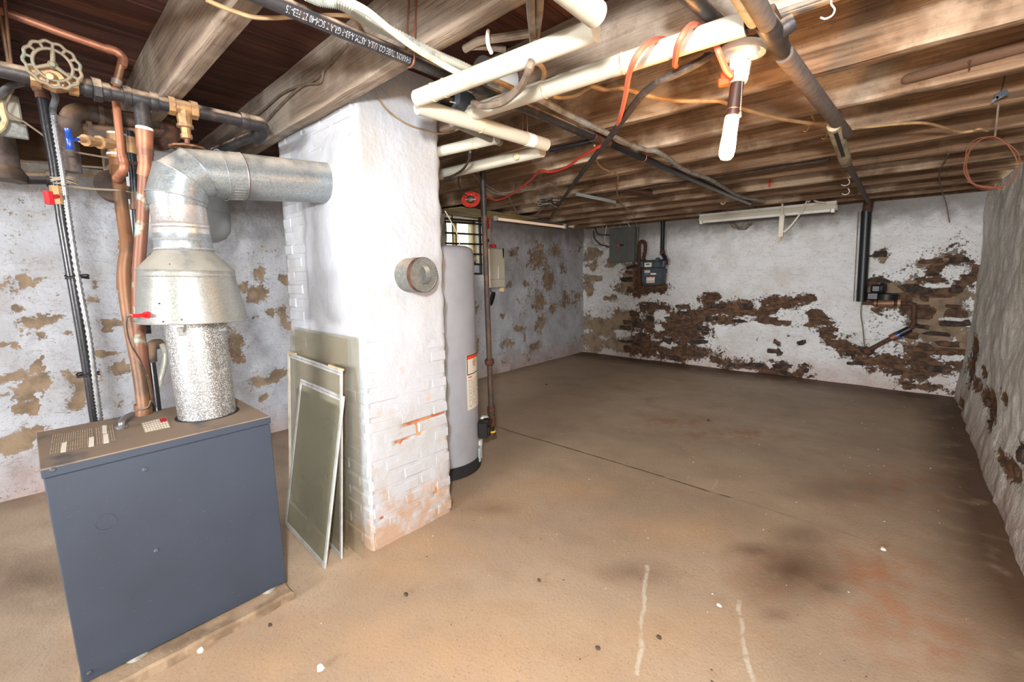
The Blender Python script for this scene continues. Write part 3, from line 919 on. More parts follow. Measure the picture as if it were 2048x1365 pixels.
# ------------------------------------------------------------------ chimney
XC, YC1, XCB = -1.85, 1.522, -2.66
def ycorn(z):
    return 1.006 + .047 * z / 2.09
chim = None
def build_chimney():
    global chim
    nf, nl = 36, 58
    zs = np.arange(-.01, ZP + .01, .021)
    per = []            # (kind, t)
    for i in range(nf): per.append(('f', i / nf))
    for i in range(nl): per.append(('l', i / nl))
    per += [('b', i / 5) for i in range(5)] + [('r', i / 6) for i in range(6)]
    rows, bare = [], []
    bl = [(848, 842, 38, 9), (876, 831, 20, 8), (820, 850, 20, 7), (836, 858, 10, 14), (812, 876, 18, 6), (797, 884, 8, 9), (885, 705, 5, 5), (905, 880, 6, 10), (765, 1040, 8, 10, .8), (800, 1060, 20, 8, .7), (872, 985, 5, 10, .8), (905, 720, 3, 4), (895, 620, 3, 6, .8)]
    Y = np.array([[YC1 + (ycorn(z) - YC1) * t for k, t in per] for z in zs])
    X = np.array([[XC + (XCB - XC) * t for k, t in per] for z in zs])
    Z = np.repeat(zs[:, None], len(per), 1)
    isf = np.array([k == 'f' for k, t in per])[None, :]
    B = blobfield(Y, Z, bl, 'x', XC, 1) * isf
    tf = plast_f(Y, Z)
    tl = plast_l(X, Z)
    verts, bv = [], []
    for i, z in enumerate(zs):
        for j, (k, t) in enumerate(per):
            yc = ycorn(z)
            if k == 'f':
                y = YC1 + (yc - YC1) * t
                e = min(t, 1 - t)
                rnd = -.010 * max(0, 1 - e / .06) ** 2
                x = XC + tf[i, j] + rnd - .012 * float(ss(.4, .62, B[i, j]))
                verts.append((x, y + (.012 * math.sin(z * 40) * math.sin(z * 13 + 1) if t < .001 else 0), z))
                bv.append(B[i, j])
            elif k == 'l':
                x = XC + (XCB - XC) * t
                rnd = -.010 * max(0, 1 - min(t, 1 - t) / .05) ** 2
                verts.append((x, yc - tl[i, j] - rnd, z))
                bv.append(0)
            elif k == 'b':
                verts.append((XCB, yc + (YC1 - yc) * t, z)); bv.append(0)
            else:
                verts.append((XCB + (XC - XCB) * t, YC1, z)); bv.append(0)
    n = len(per)
    F = [(i * n + j, i * n + (j + 1) % n, (i + 1) * n + (j + 1) % n, (i + 1) * n + j) for i in range(len(zs) - 1) for j in range(n)]
    me = bpy.data.meshes.new('chimney')
    me.from_pydata(verts, [], F)
    me.polygons.foreach_set('use_smooth', [True] * len(me.polygons))
    a_ = me.attributes.new('bare', 'FLOAT', 'POINT'); a_.data.foreach_set('value', np.array(bv, np.float32))
    me.materials.append(MT['chim'])
    chim = bpy.data.objects.new('chimney', me); COL.objects.link(chim)
    tag(chim, 'whitewashed brick chimney stack rising from floor to joists beside boiler', 'chimney')
    # bricks standing proud of the wash
    meshes = []
    for i in range(4):
        mb = MB(); mb.box((-.098, -.03, -.031), (.098, .03, .031), .009)
        r = random.Random(i)
        mb.v = [(x + r.uniform(-.004, .004), y + r.uniform(-.0015, .0015), z + r.uniform(-.003, .003)) for x, y, z in mb.v]
        m_ = bpy.data.meshes.new('brick'); m_.from_pydata(mb.v, [], mb.f); m_.materials.append(MT['chim'])
        
        meshes.append(m_)
    r = random.Random(5)
    row = 0
    z = .04
    while z < 2.25:
        y = 1.0 - (.105 if row % 2 else 0)
        while y < 1.56:
            lo, hi = max(y, ycorn(z) + .008), min(y + .2, YC1 - .006)
            if hi - lo > .05:
                c = (lo + hi) / 2
                t_ = float(plast_f(np.array([[c]]), np.array([[z]]))[0, 0])
                Bq = float(blobfield(np.array([[c]]), np.array([[z]]), bl[:6], 'x', XC, 1)[0, 0])
                if (t_ < .0055 or z < 1.1) and Bq < .4:
                    o = bpy.data.objects.new('brick', meshes[r.randrange(4)]); COL.objects.link(o); o.parent = chim
                    o.location = (XC - .0285 + r.uniform(-.0016, .0016), c, z)
                    o.rotation_euler = (0, 0, -PI / 2)
                    o.scale = ((hi - lo) / .2, 1, 1)
            y += .208
        x = XCB + .004 + (.105 if row % 2 else 0) - .105
        while x < XC - .02:
            lo, hi = max(x, XCB + .004), min(x + .2, XC - .008)
            if hi - lo > .05:
                c = (lo + hi) / 2
                t_ = float(plast_l(np.array([[c]]), np.array([[z]]))[0, 0])
                if t_ < .0065:
                    o = bpy.data.objects.new('brick', meshes[r.randrange(4)]); COL.objects.link(o); o.parent = chim
                    o.location = (c, ycorn(z) + .0265 + r.uniform(-.003, .0015), z)
                    o.scale = ((hi - lo) / .2, 1, 1)
            x += .208
        z += .0735
        row += 1
def plast_f(Y, Z):
    return .0105 * ss(.95, 1.45, Z + .5 * (fbm(Y * 4, Z * 3, 3, 71) - .5)) + (fbm(Y * 7, Z * 7, 4, 73) - .5) * .011
def plast_l(X, Z):
    a = ss(-2.46, -2.34, X + .25 * (fbm(X * 4, Z * 4, 3, 75) - .5)) * ss(.82, .95, Z) * ss(2.02, 1.82, Z + .3 * (fbm(X * 5, Z * 5, 2, 79) - .5))
    return .0135 * a + (fbm(X * 8, Z * 8, 4, 77) - .5) * .012
build_chimney()
#@@THINGS

# ------------------------------------------------------------------ boiler
XB, BY0, BY1, BXB, ZB0, ZB1 = -1.885, -.025, .612, -2.37, .05, .797
def edge_pts(cs, z, jit, step=.05):
    out = []
    r = random.Random(6)
    for k in range(4):
        a, b = Vector(cs[k]), Vector(cs[(k + 1) % 4])
        n = max(2, int((b - a).length / step))
        for i in range(n):
            q = a.lerp(b, i / n)
            out.append(Vector((q.x + r.uniform(-jit, jit), q.y + r.uniform(-jit, jit), z)))
    return out
cs = ((-2.42, -.03, 0), (-1.822, -.03, 0), (-1.818, .618, 0), (-2.44, .625, 0))
lo, hi = edge_pts(cs, -.02, .007), edge_pts(cs, .027, .004)
cen = Vector((-2.14, .19, 0))
top = [Vector((cen.x + (q.x - cen.x) * .975, cen.y + (q.y - cen.y) * .98, .036)) for q in hi]
mb = MB(); mb.quad_strip([lo, hi, top])
tag(obj('concrete_pad', mb, MT['pad'], smooth=False), 'low rough concrete pad under the blue-gray boiler cabinet', 'pad')
boiler = thing('boiler', 'blue-gray steel boiler cabinet with dusty top on concrete pad', 'boiler', (-2.12, .3, .036))
mb = MB(); mb.box((BXB, BY0 + .004, ZB0 + .01), (XB - .004, BY1 - .004, ZB1 - .01), .003)
obj('cabinet', mb, MT['boiler'], boiler, smooth=False)
mb = MB(); mb.box((XB - .012, BY0, ZB0), (XB, BY1, ZB1 - .032), .003)
obj('side_panel', mb, MT['boiler'], boiler, smooth=False)
mb = MB()
mb.box((BXB - .004, BY0 - .003, ZB1 - .006), (XB + .003, BY1 + .003, ZB1), .002)
obj('top_panel', mb, MT['boilertop'], boiler, smooth=False)
mb = MB()
mb.box((XB - .004, BY0 - .003, ZB1 - .031), (XB + .003, BY1 + .003, ZB1 - .003), .002)
mb.box((BXB, BY1 - .002, ZB1 - .031), (XB, BY1 + .003, ZB1 - .003), .001)
obj('top_flange', mb, MT['boiler'], boiler, smooth=False)
for px, py in ((106, 940), (290, 940), (313, 1102), (180, 1347)):
    P = at(px, py, x=XB + .002)
    mb = MB(); mb.lathe(P - Vector((.002, 0, 0)), (1, 0, 0), [(0, .008), (.003, .008), (.006, .005)], 10)
    obj('screw', mb, MT['meter'], boiler)
P = at(212, 1045, x=XB)
mb = MB(); mb.torus(P + Vector((.0004, 0, 0)), (1, 0, 0), .026, .0012, 32, 6)
obj('knockout', mb, MT['boiler'], boiler)
for px, py in ((540, 1188), (274, 1311)):
    P = at(px, py, x=XB - .02)
    mb = MB(); mb.lathe((XB - .03, P.y, .034), (0, 0, 1), [(0, .03), (.004, .034), (.012, .034), (.02, .024)], 18)
    obj('foot', mb, MT['rubber'], boiler)
for y in (.05, .55):
    mb = MB(); mb.lathe((BXB + .06, y, .034), (0, 0, 1), [(0, .03), (.012, .034), (.02, .024)], 18)
    obj('foot', mb, MT['rubber'], boiler)
def top_quad(name, pix, m, dz, parent=boiler):
    mb = MB(); mb.poly([at(a, b, z=ZB1 + dz) for a, b in pix], (0, 0, .0006))
    return obj(name, mb, m, parent, smooth=False)
# printed instruction block: rows of faint lettering and three pale stickers
mb = MB()
def lerp2(q, u, v):
    a = Vector(q[0]).lerp(Vector(q[1]), u)
    b = Vector(q[3]).lerp(Vector(q[2]), u)
    return a.lerp(b, v)
q = [(95, 911), (102, 869), (231, 847), (238, 881)]
r = random.Random(2)
for i in range(27):
    v = .03 + .94 * i / 27
    if 17 < i < 19:
        continue
    u = .03
    while u < .93:
        lw = r.uniform(.04, .16)
        a, b = lerp2(q, u, v), lerp2(q, min(u + lw, .95), v)
        c, d = lerp2(q, min(u + lw, .95), v + .014), lerp2(q, u, v + .014)
        mb.poly([at(k[0], k[1], z=ZB1 + .0003) for k in (a, b, c, d)], (0, 0, .0004))
        u += lw + .03
obj('printed_text', mb, MT['paperdirty'], boiler, smooth=False)
for k in ([(121, 906), (124, 887), (134, 884), (132, 904)], [(177, 895), (178, 876), (188, 874), (188, 893)], [(205, 868), (204, 852), (213, 851), (214, 867)], [(207, 888), (206, 870), (216, 868), (218, 886)]):
    top_quad('sticker', k, MT['paper'], .0006)
top_quad('warning_label', [(290, 866), (282, 847), (332, 834), (341, 855)], MT['paperdirty'], .0003)
mb = MB()
q = [(290, 866), (282, 847), (332, 834), (341, 855)]
for i in range(5):
    for j in range(9):
        u, v = .06 + i * .19, .04 + j * .106
        pts = [lerp2(q, u, v), lerp2(q, u + .13, v), lerp2(q, u + .13, v + .08), lerp2(q, u, v + .08)]
        mb.poly([at(k[0], k[1], z=ZB1 + .001) for k in pts], (0, 0, .0004))
obj('label_print', mb, MT['paper'], boiler, smooth=False)
top_quad('label_mark', [lerp2(q, u, v) for u, v in ((.62, .72), (.95, .72), (.95, .98), (.62, .98))], MT['redprint'], .0016)

# ------------------------------------------------------------------ flue
FXC, FYC = -2.125, .452
ang = math.radians(0)
flue = thing('flue_pipe', 'galvanised flue with flared draft hood and elbow running into the chimney', 'flue', (FXC, FYC, ZB1))
def fy(z):            # the stack leans slightly towards the header
    return .458 - .012 * (z - .8)
def ring(z0, prof, m, name, n=48, caps=False, tilt=0.0, parent=flue):
    mb = MB()
    rings = []
    for z, rr_ in prof:
        rings.append([Vector((FXC + rr_ * math.cos(2 * PI * k / n), fy(z) + rr_ * math.sin(2 * PI * k / n), z + tilt * rr_ * math.sin(2 * PI * k / n))) for k in range(n)])
    mb.quad_strip(rings, True, caps, caps)
    return obj(name, mb, m, parent, ang=30)
ring(0, [(ZB1 - .03, .101), (1.30, .101)], MT['speckle'], 'lower_pipe', caps=True)
mb = MB(); mb.lathe((FXC, fy(.8), ZB1 - .001), (0, 0, 1), [(0, .112), (.0025, .112)], 40)
obj('top_cutout', mb, MT['ink'], flue)
hood = ring(0, [(1.196, .187), (1.190, .189), (1.188, .186), (1.196, .184), (1.362, .158), (1.366, .160), (1.371, .160), (1.374, .158), (1.384, .158), (1.388, .160), (1.393, .158), (1.462, .094), (1.470, .094), (1.470, .09), (1.39, .15), (1.2, .18)], MT['galvhood'], 'draft_hood', 64, tilt=-.03)
for a in (-.35, .45):
    c = Vector((FXC + .189 * math.cos(a), fy(1.2) + .189 * math.sin(a), 1.196))
    b = Vector((FXC + .102 * math.cos(a + .25 * (1 if a > 0 else -1)), fy(1.2) + .102 * math.sin(a + .25 * (1 if a > 0 else -1)), 1.155))
    for da in (0,):
        mb = MB(); mb.tube([c - Vector((.01, 0, 0)), b], .0035, 6); mb.box((b.x - .006, b.y - .02, b.z - .012), (b.x + .004, b.y + .02, b.z + .02), .002)
        obj('hood_bracket', mb, MT['galvhood'], flue)
for a, z in ((-.75, 1.22), (-.18, 1.27), (-.12, 1.205), (.2, 1.21), (.05, 1.41)):
    rr_ = (.186 - (z - 1.19) * .15) if z < 1.37 else .142
    P = Vector((FXC + rr_ * math.cos(a - .62), fy(z) + rr_ * math.sin(a - .62), z))
    mb = MB(); mb.ball(P, .0035, n=8, m=5); obj('rivet', mb, MT['oldiron'], flue)
ring(0, [(1.462, .095), (1.47, .099), (1.475, .095), (1.50, .0935), (1.505, .096), (1.51, .0935), (1.53, .0925)], MT['galv'], 'hood_collar')
ring(0, [(1.50, .0905), (1.548, .0905), (1.552, .094), (1.556, .091), (1.562, .091), (1.566, .094), (1.572, .091), (1.648, .089)], MT['galvnew'], 'bright_collar')
P = at(375, 460, x=FXC + .088)
mb = MB(); mb.lathe(Vector((FXC + .083, P.y - .01, P.z)), (1, -.35, 0), [(0, .007), (.004, .007), (.006, .003)], 12); obj('screw', mb, MT['oldiron'], flue)
# gored elbow and the duct into the chimney
RE = .092
zE = 1.70
axis_pts = [Vector((FXC, fy(1.64), 1.635)), Vector((FXC, fy(1.66), 1.69)), Vector((FXC, .487, 1.765)), Vector((FXC, .56, 1.795)), Vector((FXC, .645, 1.775))]
A = [Vector((FXC, .448, 1.635)), Vector((FXC, .448, 1.665)), Vector((FXC, .468, 1.735)), Vector((FXC, .525, 1.772)), Vector((FXC, .605, 1.775)), Vector((FXC, .655, 1.777))]
N = [Vector((0, 0, 1)), Vector((0, .19, .98)), Vector((0, .56, .83)), Vector((0, .83, .56)), Vector((0, .99, .12)), Vector((0, 1, .09))]
def ellring(c, nrm, r_, n=40, k=1.0):
    u = Vector((1, 0, 0)); v = nrm.normalized().cross(u).normalized()
    return [c + (u * math.cos(2 * PI * i / n) + v * math.sin(2 * PI * i / n) * k) * r_ for i in range(n)]
for i in range(len(A) - 1):
    mb = MB()
    r0, r1 = RE + (.0015 if i % 2 else 0), RE + (.0015 if i % 2 else 0)
    k0 = 1.05 if 0 < i else 1
    mb.quad_strip([ellring(A[i], N[i], r0, k=k0), ellring(A[i + 1], N[i + 1], r1, k=1.05 if i < 3 else 1)], True, False, False)
    obj('elbow_gore', mb, MT['galv'], flue)
    if 0 < i:
        ps = ellring(A[i], N[i], RE + .002, k=k0)
        mb = MB(); mb.tube(ps + [ps[0]], .0022, 6, False)
        obj('seam', mb, MT['galv'], flue)
d0, d1 = Vector((FXC, .63, 1.777)), Vector((FXC, 1.075, 1.808))
dd = (d1 - d0).normalized()
mb = MB(); mb.lathe(d0, dd, [(0, .0945), (.045, .0945), (.047, .0965), (.05, .0965), (.052, .0935), ((d1 - d0).length, .0935)], 44, False)
obj('duct', mb, MT['galv'], flue)
mb = MB()
for k in range(44):
    a = 2 * PI * k / 44
    u = Vector((math.cos(a), 0, math.sin(a)))
    mb.obox(d0 + dd * .022 + u * .0945, dd * .022, u * .0012, u.cross(dd) * .0016)
obj('crimp', mb, MT['galv'], flue)
mb = MB(); mb.torus(d0 + dd * .05, dd, .0965, .0016, 40, 6); obj('rust_seam', mb, MT['rust'], flue)
# probe on the hood
P = at(276, 632, x=-2.02)
mb = MB(); mb.tube([P + Vector((-.02, .03, 0)), P, at(262, 632, x=-2.0)], [.007, .007, .006], 8); mb.lathe(P + Vector((-.01, .02, 0)), (-.5, .8, 0), [(0, .012), (.012, .012)], 12)
obj('probe', mb, MT['red'], flue)
mb = MB(); mb.tube(crom(atx([(262, 632, -2.0), (254, 637, -2.0), (254, 660, -2.02), (262, 690, -2.05), (280, 720, -2.1), (294, 755, -2.16), (304, 795, -2.2), (312, 815, -2.25)])), .0028, 6)
obj('probe_wire', mb, MT['cable_b'], flue)

# ------------------------------------------------------------------ expansion tank behind the flue
tank = thing('expansion_tank', 'gray steel expansion tank with domed bottom hanging behind the flue elbow', 'tank', (-3.1, .655, 1.56))
c = Vector((-3.1, .655, 0))
mb = MB(); mb.lathe((c.x, c.y, 1.562), (0, 0, 1), [(-.004, .02), (0, .11), (.012, .17), (.035, .212), (.07, .235), (.12, .242), (.44, .242), (.48, .21), (.50, .12)], 40)
obj('tank_body', mb, MT['tank'], tank)
mb = MB(); mb.lathe((c.x, c.y, 1.72), (0, 0, 1), [(0, .2435), (.006, .245), (.012, .2435)], 40, False); obj('tank_seam', mb, MT['tank'], tank)
mb = MB(); mb.tube([Vector((c.x, c.y, 2.05)), Vector((c.x, c.y, 2.2)), Vector((c.x - .5, c.y, 2.22))], .02, 10); obj('tank_pipe', mb, MT['iron'], tank)

# ------------------------------------------------------------------ header pipe with its valves
XH = -2.25
def wheel(name, c, nrm, R, m, parent, nh=13, rim=.007, spokes=3, a0=0.0):
    u, v, d = frame_of(nrm)
    mb = MB()
    pts = []
    for k in range(nh * 8):
        a = 2 * PI * k / (nh * 8) + a0
        rr_ = R * (1 + .035 * math.cos(nh * a))
        pts.append(c + (u * math.cos(a) + v * math.sin(a)) * rr_)
    mb.tube(pts + [pts[0]], rim * .8, 8, False)
    pts = [c + (u * math.cos(2 * PI * k / 36) + v * math.sin(2 * PI * k / 36)) * R * .70 for k in range(36)]
    mb.tube(pts + [pts[0]], rim * .8, 6, False)
    for k in range(nh):
        a = 2 * PI * (k + .5) / nh + a0
        e = u * math.cos(a) + v * math.sin(a)
        mb.tube([c + e * R * .7, c + e * R], rim * .75, 6)
    for k in range(spokes):
        a = 2 * PI * k / spokes + a0 + .4
        e = u * math.cos(a) + v * math.sin(a)
        mb.tube([c + d * .004, c + e * R * .72], [rim * 1.1, rim * .9], 7)
    mb.lathe(c - d * .01, d, [(0, R * .2), (.014, R * .2), (.02, R * .13), (.028, R * .1)], 14)
    return obj(name, mb, m, parent, ang=70)

header = thing('header_pipe', 'long dusty black iron header pipe under joists with bronze valves', 'pipe', at(170, 180, x=XH))
RH = pxr(29, at(170, 180, x=XH))
hp = [at(-60, 126, x=XH), at(515, 248, x=XH)]
hd = (hp[1] - hp[0]).normalized()
def hpt(px):
    t = (px + 60) / 575.0
    # position along the header for an image column
    lo, hi = 0.0, 1.0
    for _ in range(30):
        mid = (lo + hi) / 2
        P = hp[0].lerp(hp[1], mid)
        v = P - CAM
        x = 1024 + FPX * v.dot(CR) / v.dot(CF)
        if x < px: lo = mid
        else: hi = mid
    return hp[0].lerp(hp[1], lo)
mb = MB(); mb.tube([hp[0], hpt(500)], RH, 20); obj('pipe', mb, MT['iron'], header)
def collar(px0, px1, k, m=MT['iron'], n=20, name='fitting', parent=header):
    a, b = hpt(px0), hpt(px1)
    L = (b - a).length
    mb = MB(); mb.lathe(a, hd, [(0, RH * k * .96), (L * .12, RH * k), (L * .88, RH * k), (L, RH * k * .96)], n)
    return obj(name, mb, m, parent, ang=25)
collar(165, 184, 1.18); collar(184, 203, 1.62, n=8, name='union_nut'); collar(203, 221, 1.2)
collar(245, 262, 1.36, name='tee_rim'); collar(262, 300, 1.22, name='tee'); collar(298, 315, 1.36, name='tee_rim')
collar(335, 349, 1.4, MT['brass'], 8, 'valve_end'); collar(380, 394, 1.42, MT['brass'], 8, 'valve_end'); collar(348, 382, 1.15, MT['brass'], 18, 'valve_body')
collar(480, 497, 1.3, name='elbow_rim')
# elbow and the branch running back to the wall
e0, e1 = hpt(492), hpt(505)
eb = [e0, e1, e1 + hd * .035 + Vector((-.005, 0, 0)), e1 + hd * .05 + Vector((-.05, 0, -.02)), e1 + hd * .05 + Vector((-.12, 0, -.03))]
mb = MB(); mb.tube(crom(eb, 5), RH * 1.22, 18); obj('elbow', mb, MT['iron'], header)
mb = MB(); mb.tube([eb[-1] + Vector((.04, 0, .01)), at(430, 303, x=-3.0)], RH * .9, 16); obj('branch_pipe', mb, MT['iron'], header)
# gate valve with the big spoked wheel
vb = thing
c = hpt(108)
N1 = (CAM + Vector((-.55, -.1, .35)) - c).normalized()
mb = MB()
mb.lathe(c - hd * .058, hd, [(0, RH * 1.35), (.024, RH * 1.35), (.026, RH * 1.05), (.034, RH * 1.2), (.058, RH * 1.5), (.082, RH * 1.2), (.09, RH * 1.05), (.092, RH * 1.35), (.116, RH * 1.35)], 10)
gv = obj('gate_valve', mb, MT['brass'], header, ang=25)
mb = MB(); mb.lathe(c, N1, [(0, RH * .9), (.045, RH * .9), (.047, RH * 1.2), (.058, RH * 1.2), (.06, RH * .7), (.075, RH * .5), (.078, .009), (.105, .009)], 16); obj('bonnet', mb, MT['brass'], gv)
wc = at(106, 130, x=(c + N1 * .1).x)
wheel('handwheel', wc, N1, pxr(80, wc), MT['bronze'], gv, 13, .0065)
# downward valve with bonnet, stem and wheel
c = hpt(366)
dn = Vector((0, 0, -1))
mb = MB(); mb.lathe(c, dn, [(0, RH * 1.1), (RH * 1.0, RH * 1.05), (.062, RH * .95), (.064, RH * 1.1), (.075, RH * 1.15), (.078, RH * .7), (.10, RH * .65), (.102, RH * .8), (.118, RH * .8), (.121, RH * .5)], 12); dv = obj('drain_valve', mb, MT['brass'], header, ang=25)
mb = MB(); mb.lathe(c + dn * .118, dn, [(0, .010), (.045, .010)], 10); obj('stem', mb, MT['verdi'], dv)
wheel('handwheel', c + dn * .155, dn, pxr(58, c), MT['copperold'], dv, 11, .0065)
# union tee under the gate valve, holding the black drop pipe
# right riser: iron stub, copper coupling and pipe down to the boiler
c = hpt(281)
rz = [c, at(288, 262, x=XH), at(291, 330, x=-2.28), at(284, 450, x=-2.31), at(277, 555, x=-2.33), at(279, 674, x=-2.36), at(297, 806, x=-2.38), at(298, 818, x=-2.38)]
RR = RH * .95
mb = MB(); mb.tube([rz[0], at(289, 258, x=XH)], RH * 1.02, 18); obj('riser_stub', mb, MT['iron'], header)
mb = MB(); a, b = at(289, 256, x=XH), at(289, 262, x=XH); mb.tube([a, b], RH * 1.06, 18); obj('thread_tape', mb, MT['tape'], header)
rc = thing('copper_riser', 'thick verdigris-streaked copper riser dropping from the header tee to boiler', 'pipe', at(285, 500, x=-2.31))
pp = [at(289, 260, x=XH), at(290, 300, x=-2.26)]
mb = MB(); mb.tube(pp, [RH * 1.1, RH * 1.0], 18); obj('coupling', mb, MT['copper'], rc)
mb = MB(); mb.tube([at(290, 297, x=-2.26), at(291, 310, x=-2.265)], RH * 1.05, 18); obj('solder_joint', mb, MT['verdi'], rc)
mb = MB(); mb.tube([at(291, 308, x=-2.265), at(292, 330, x=-2.27), at(289, 352, x=-2.28)], RH * .96, 18); obj('copper_elbow', mb, MT['copper'], rc)
mb = MB(); mb.tube(crom([at(289, 350, x=-2.28)] + rz[3:], 3), RR * .86, 16); obj('pipe', mb, MT['verdi'], rc)
# left copper riser with the blue handled valve
rl = thing('copper_riser', 'stained copper riser with blue-handled bronze valve, left of the draft hood', 'pipe', at(255, 540, x=-2.45))
lp = atx([(236, 335, -2.55), (240, 380, -2.52), (247, 440, -2.5), (254, 492, -2.46), (249, 530, -2.45), (249, 566, -2.44), (255, 620, -2.42), (266, 680, -2.4), (279, 750, -2.36), (287, 815, -2.33), (287, 832, -2.33)])
RL = pxr(22, lp[2])
mb = MB(); mb.tube(crom(lp, 3), RL, 16); obj('pipe', mb, MT['copperold'], rl)
for a, b, k in (((236, 312), (238, 350), 1.3), ((244, 372), (246, 396), 1.14), ((253, 484), (252, 500), 1.14), ((249, 545), (249, 580), 1.12), ((286, 808), (288, 834), 1.32)):
    xx = -2.55 + (a[1] - 335) / 500 * .22
    mb = MB(); mb.tube([at(*a, x=xx), at(*b, x=xx)], RL * k, 16); obj('coupling', mb, MT['copperold'], rl)
for (a, b) in ((246, 384), (253, 489), (249, 582), (280, 752)):
    xx = -2.55 + (b - 335) / 500 * .22
    P = at(a, b, x=xx)
    mb = MB(); mb.torus(P, (0, 0, 1), RL * 1.08, .003, 20, 6); obj('solder_ring', mb, MT['solder'], rl)
P = at(234, 292, x=-2.55)
mb = MB(); mb.tube([at(232, 266, x=-2.55), at(236, 318, x=-2.55)], RL * 1.35, 16); bv = obj('valve_body', mb, MT['brass'], rl)
for y_ in (267, 308):
    mb = MB(); mb.tube([at(233, y_, x=-2.55), at(233.5, y_ + 4, x=-2.55)], RL * 1.42, 16); obj('thread_tape', mb, MT['tape'], rl)
q0, q1 = at(234, 290, x=-2.55), at(158, 279, x=-2.42)
qd = (q1 - q0).normalized(); QL = (q1 - q0).length
mb = MB(); mb.lathe(q0, qd, [(0, RL), (QL * .42, RL * .8), (QL * .44, RL * 1.1), (QL * .5, RL * 1.1), (QL * .52, RL * .7), (QL * .72, RL * .7), (QL * .73, RL * .95), (QL * .86, RL * .95), (QL * .88, RL * .45), (QL, RL * .4)], 10); obj('bonnet', mb, MT['brass'], bv, ang=25)
c = at(138, 279, x=-2.40)
mb = MB(); mb.tube([at(135, 258, x=-2.4), at(137, 268, x=-2.4), at(139, 279, x=-2.395), at(140, 290, x=-2.4), at(140, 300, x=-2.4)], [.012, .009, .013, .009, .012], 10); mb.tube([q1, c], .006, 8); obj('blue_handle', mb, MT['blue'], bv)

# thin copper water tube across the top left corner
tt = thing('copper_tube', 'thin bright copper tube crossing the dark boards at upper left corner', 'pipe', at(120, 65, x=-2.4))
xt = -2.4
tp = atx([(-60, -4, xt), (0, 20, xt), (120, 65, xt), (215, 98, xt)])
RT = pxr(15, tp[2])
mb = MB(); mb.tube(tp, RT, 14); obj('pipe', mb, MT['copper'], tt)
mb = MB(); mb.tube(crom(atx([(213, 97, xt), (232, 103, xt), (244, 113, xt), (246, 122, xt), (243, 132, xt)]), 5), RT * 1.18, 14); obj('elbow', mb, MT['copper'], tt)
mb = MB(); mb.tube(atx([(243, 126, xt), (233, 166, xt - .02)]), RT * .95, 14); obj('pipe', mb, MT['copperold'], tt)
mb = MB(); mb.tube(atx([(234, 160, xt - .02), (232, 170, xt - .02)]), RT * 1.25, 14); obj('solder_ring', mb, MT['solder'], tt)
mb = MB(); mb.tube(atx([(232, 168, xt - .02), (232, 205, xt), (238, 260, xt), (243, 312, xt)]), RT * .95, 14); obj('pipe', mb, MT['copper'], tt)
mb = MB(); mb.tube(crom(atx([(243, 310, xt), (247, 325, xt), (247, 338, xt), (240, 350, xt - .03), (234, 358, xt - .06)]), 5), RT * 1.2, 14); obj('elbow', mb, MT['copper'], tt)

# black drop pipe with flexible conduit tied to it
XD = -2.5
dp = thing('black_drop_pipe', 'slanting black steel drop pipe with red-lever valve, far left of the risers', 'pipe', at(140, 500, x=XD))
RD = pxr(17, at(140, 500, x=XD))
mb = MB(); mb.tube(atx([(83, 180, XD), (92, 234, XD), (108, 322, XD), (116, 381, XD), (124, 439, XD), (144, 556, XD), (164, 673, XD), (180, 772, XD), (191, 846, XD)]), RD, 16); obj('pipe', mb, MT['black'], dp)
mb = MB(); mb.tube(atx([(82, 165, XD), (84, 178, XD), (86, 186, XD)]), [RD * 1.5, RD * 1.75, RD * 1.5], 16); mb.tube(atx([(85, 186, XD), (87, 198, XD)]), RD * 1.3, 16); obj('reducer', mb, MT['rust'], dp)
mb = MB(); mb.tube(atx([(115, 373, XD), (120, 410, XD)]), RD * 1.4, 8); va = obj('ball_valve', mb, MT['brass'], dp)
mb = MB(); mb.tube(atx([(116, 393, XD + .02), (100, 395, XD + .06)]), .008, 8); mb.tube(atx([(95, 383, XD + .06), (98, 396, XD + .06), (100, 409, XD + .06)]), [.014, .013, .014], 8); obj('red_lever', mb, MT['red'], va)
XF = XD + .02
fx = thing('flexible_conduit', 'shiny ribbed steel conduit strapped to the black drop pipe', 'conduit', at(150, 500, x=XD))
cp = crom(atx([(104, 178, XF), (111, 196, XF), (106, 215, XF), (107, 236, XF), (121, 322, XF), (130, 381, XF), (138, 439, XF), (156, 556, XF), (178, 673, XF), (191, 772, XF), (201, 842, XF)]), 21)
RC = pxr(11, at(140, 500, x=XD))
mb = MB(); mb.tube(cp, [RC * (1.0 if i % 2 else .68) for i in range(len(cp))], 10); obj('conduit_tube', mb, MT['steel'], fx, ang=80)
for (a, b, m_, w_) in ((124, 362, 'rope', 3), (128, 373, 'rope', 1), (152, 557, 'bpaint', 2), (174, 752, 'bpaint', 2)):
    P = at(a + 3, b, x=XD)
    for k in range(w_):
        mb = MB(); pts = []
        for i in range(21):
            t = 2 * PI * i / 20
            pts.append(P + Vector((.024 * math.cos(t), .034 * math.sin(t), .010 - k * .007 + .004 * math.sin(t * 2 + k))))
        mb.tube(pts, .0032, 6, False); obj('tie', mb, MT[m_], fx)
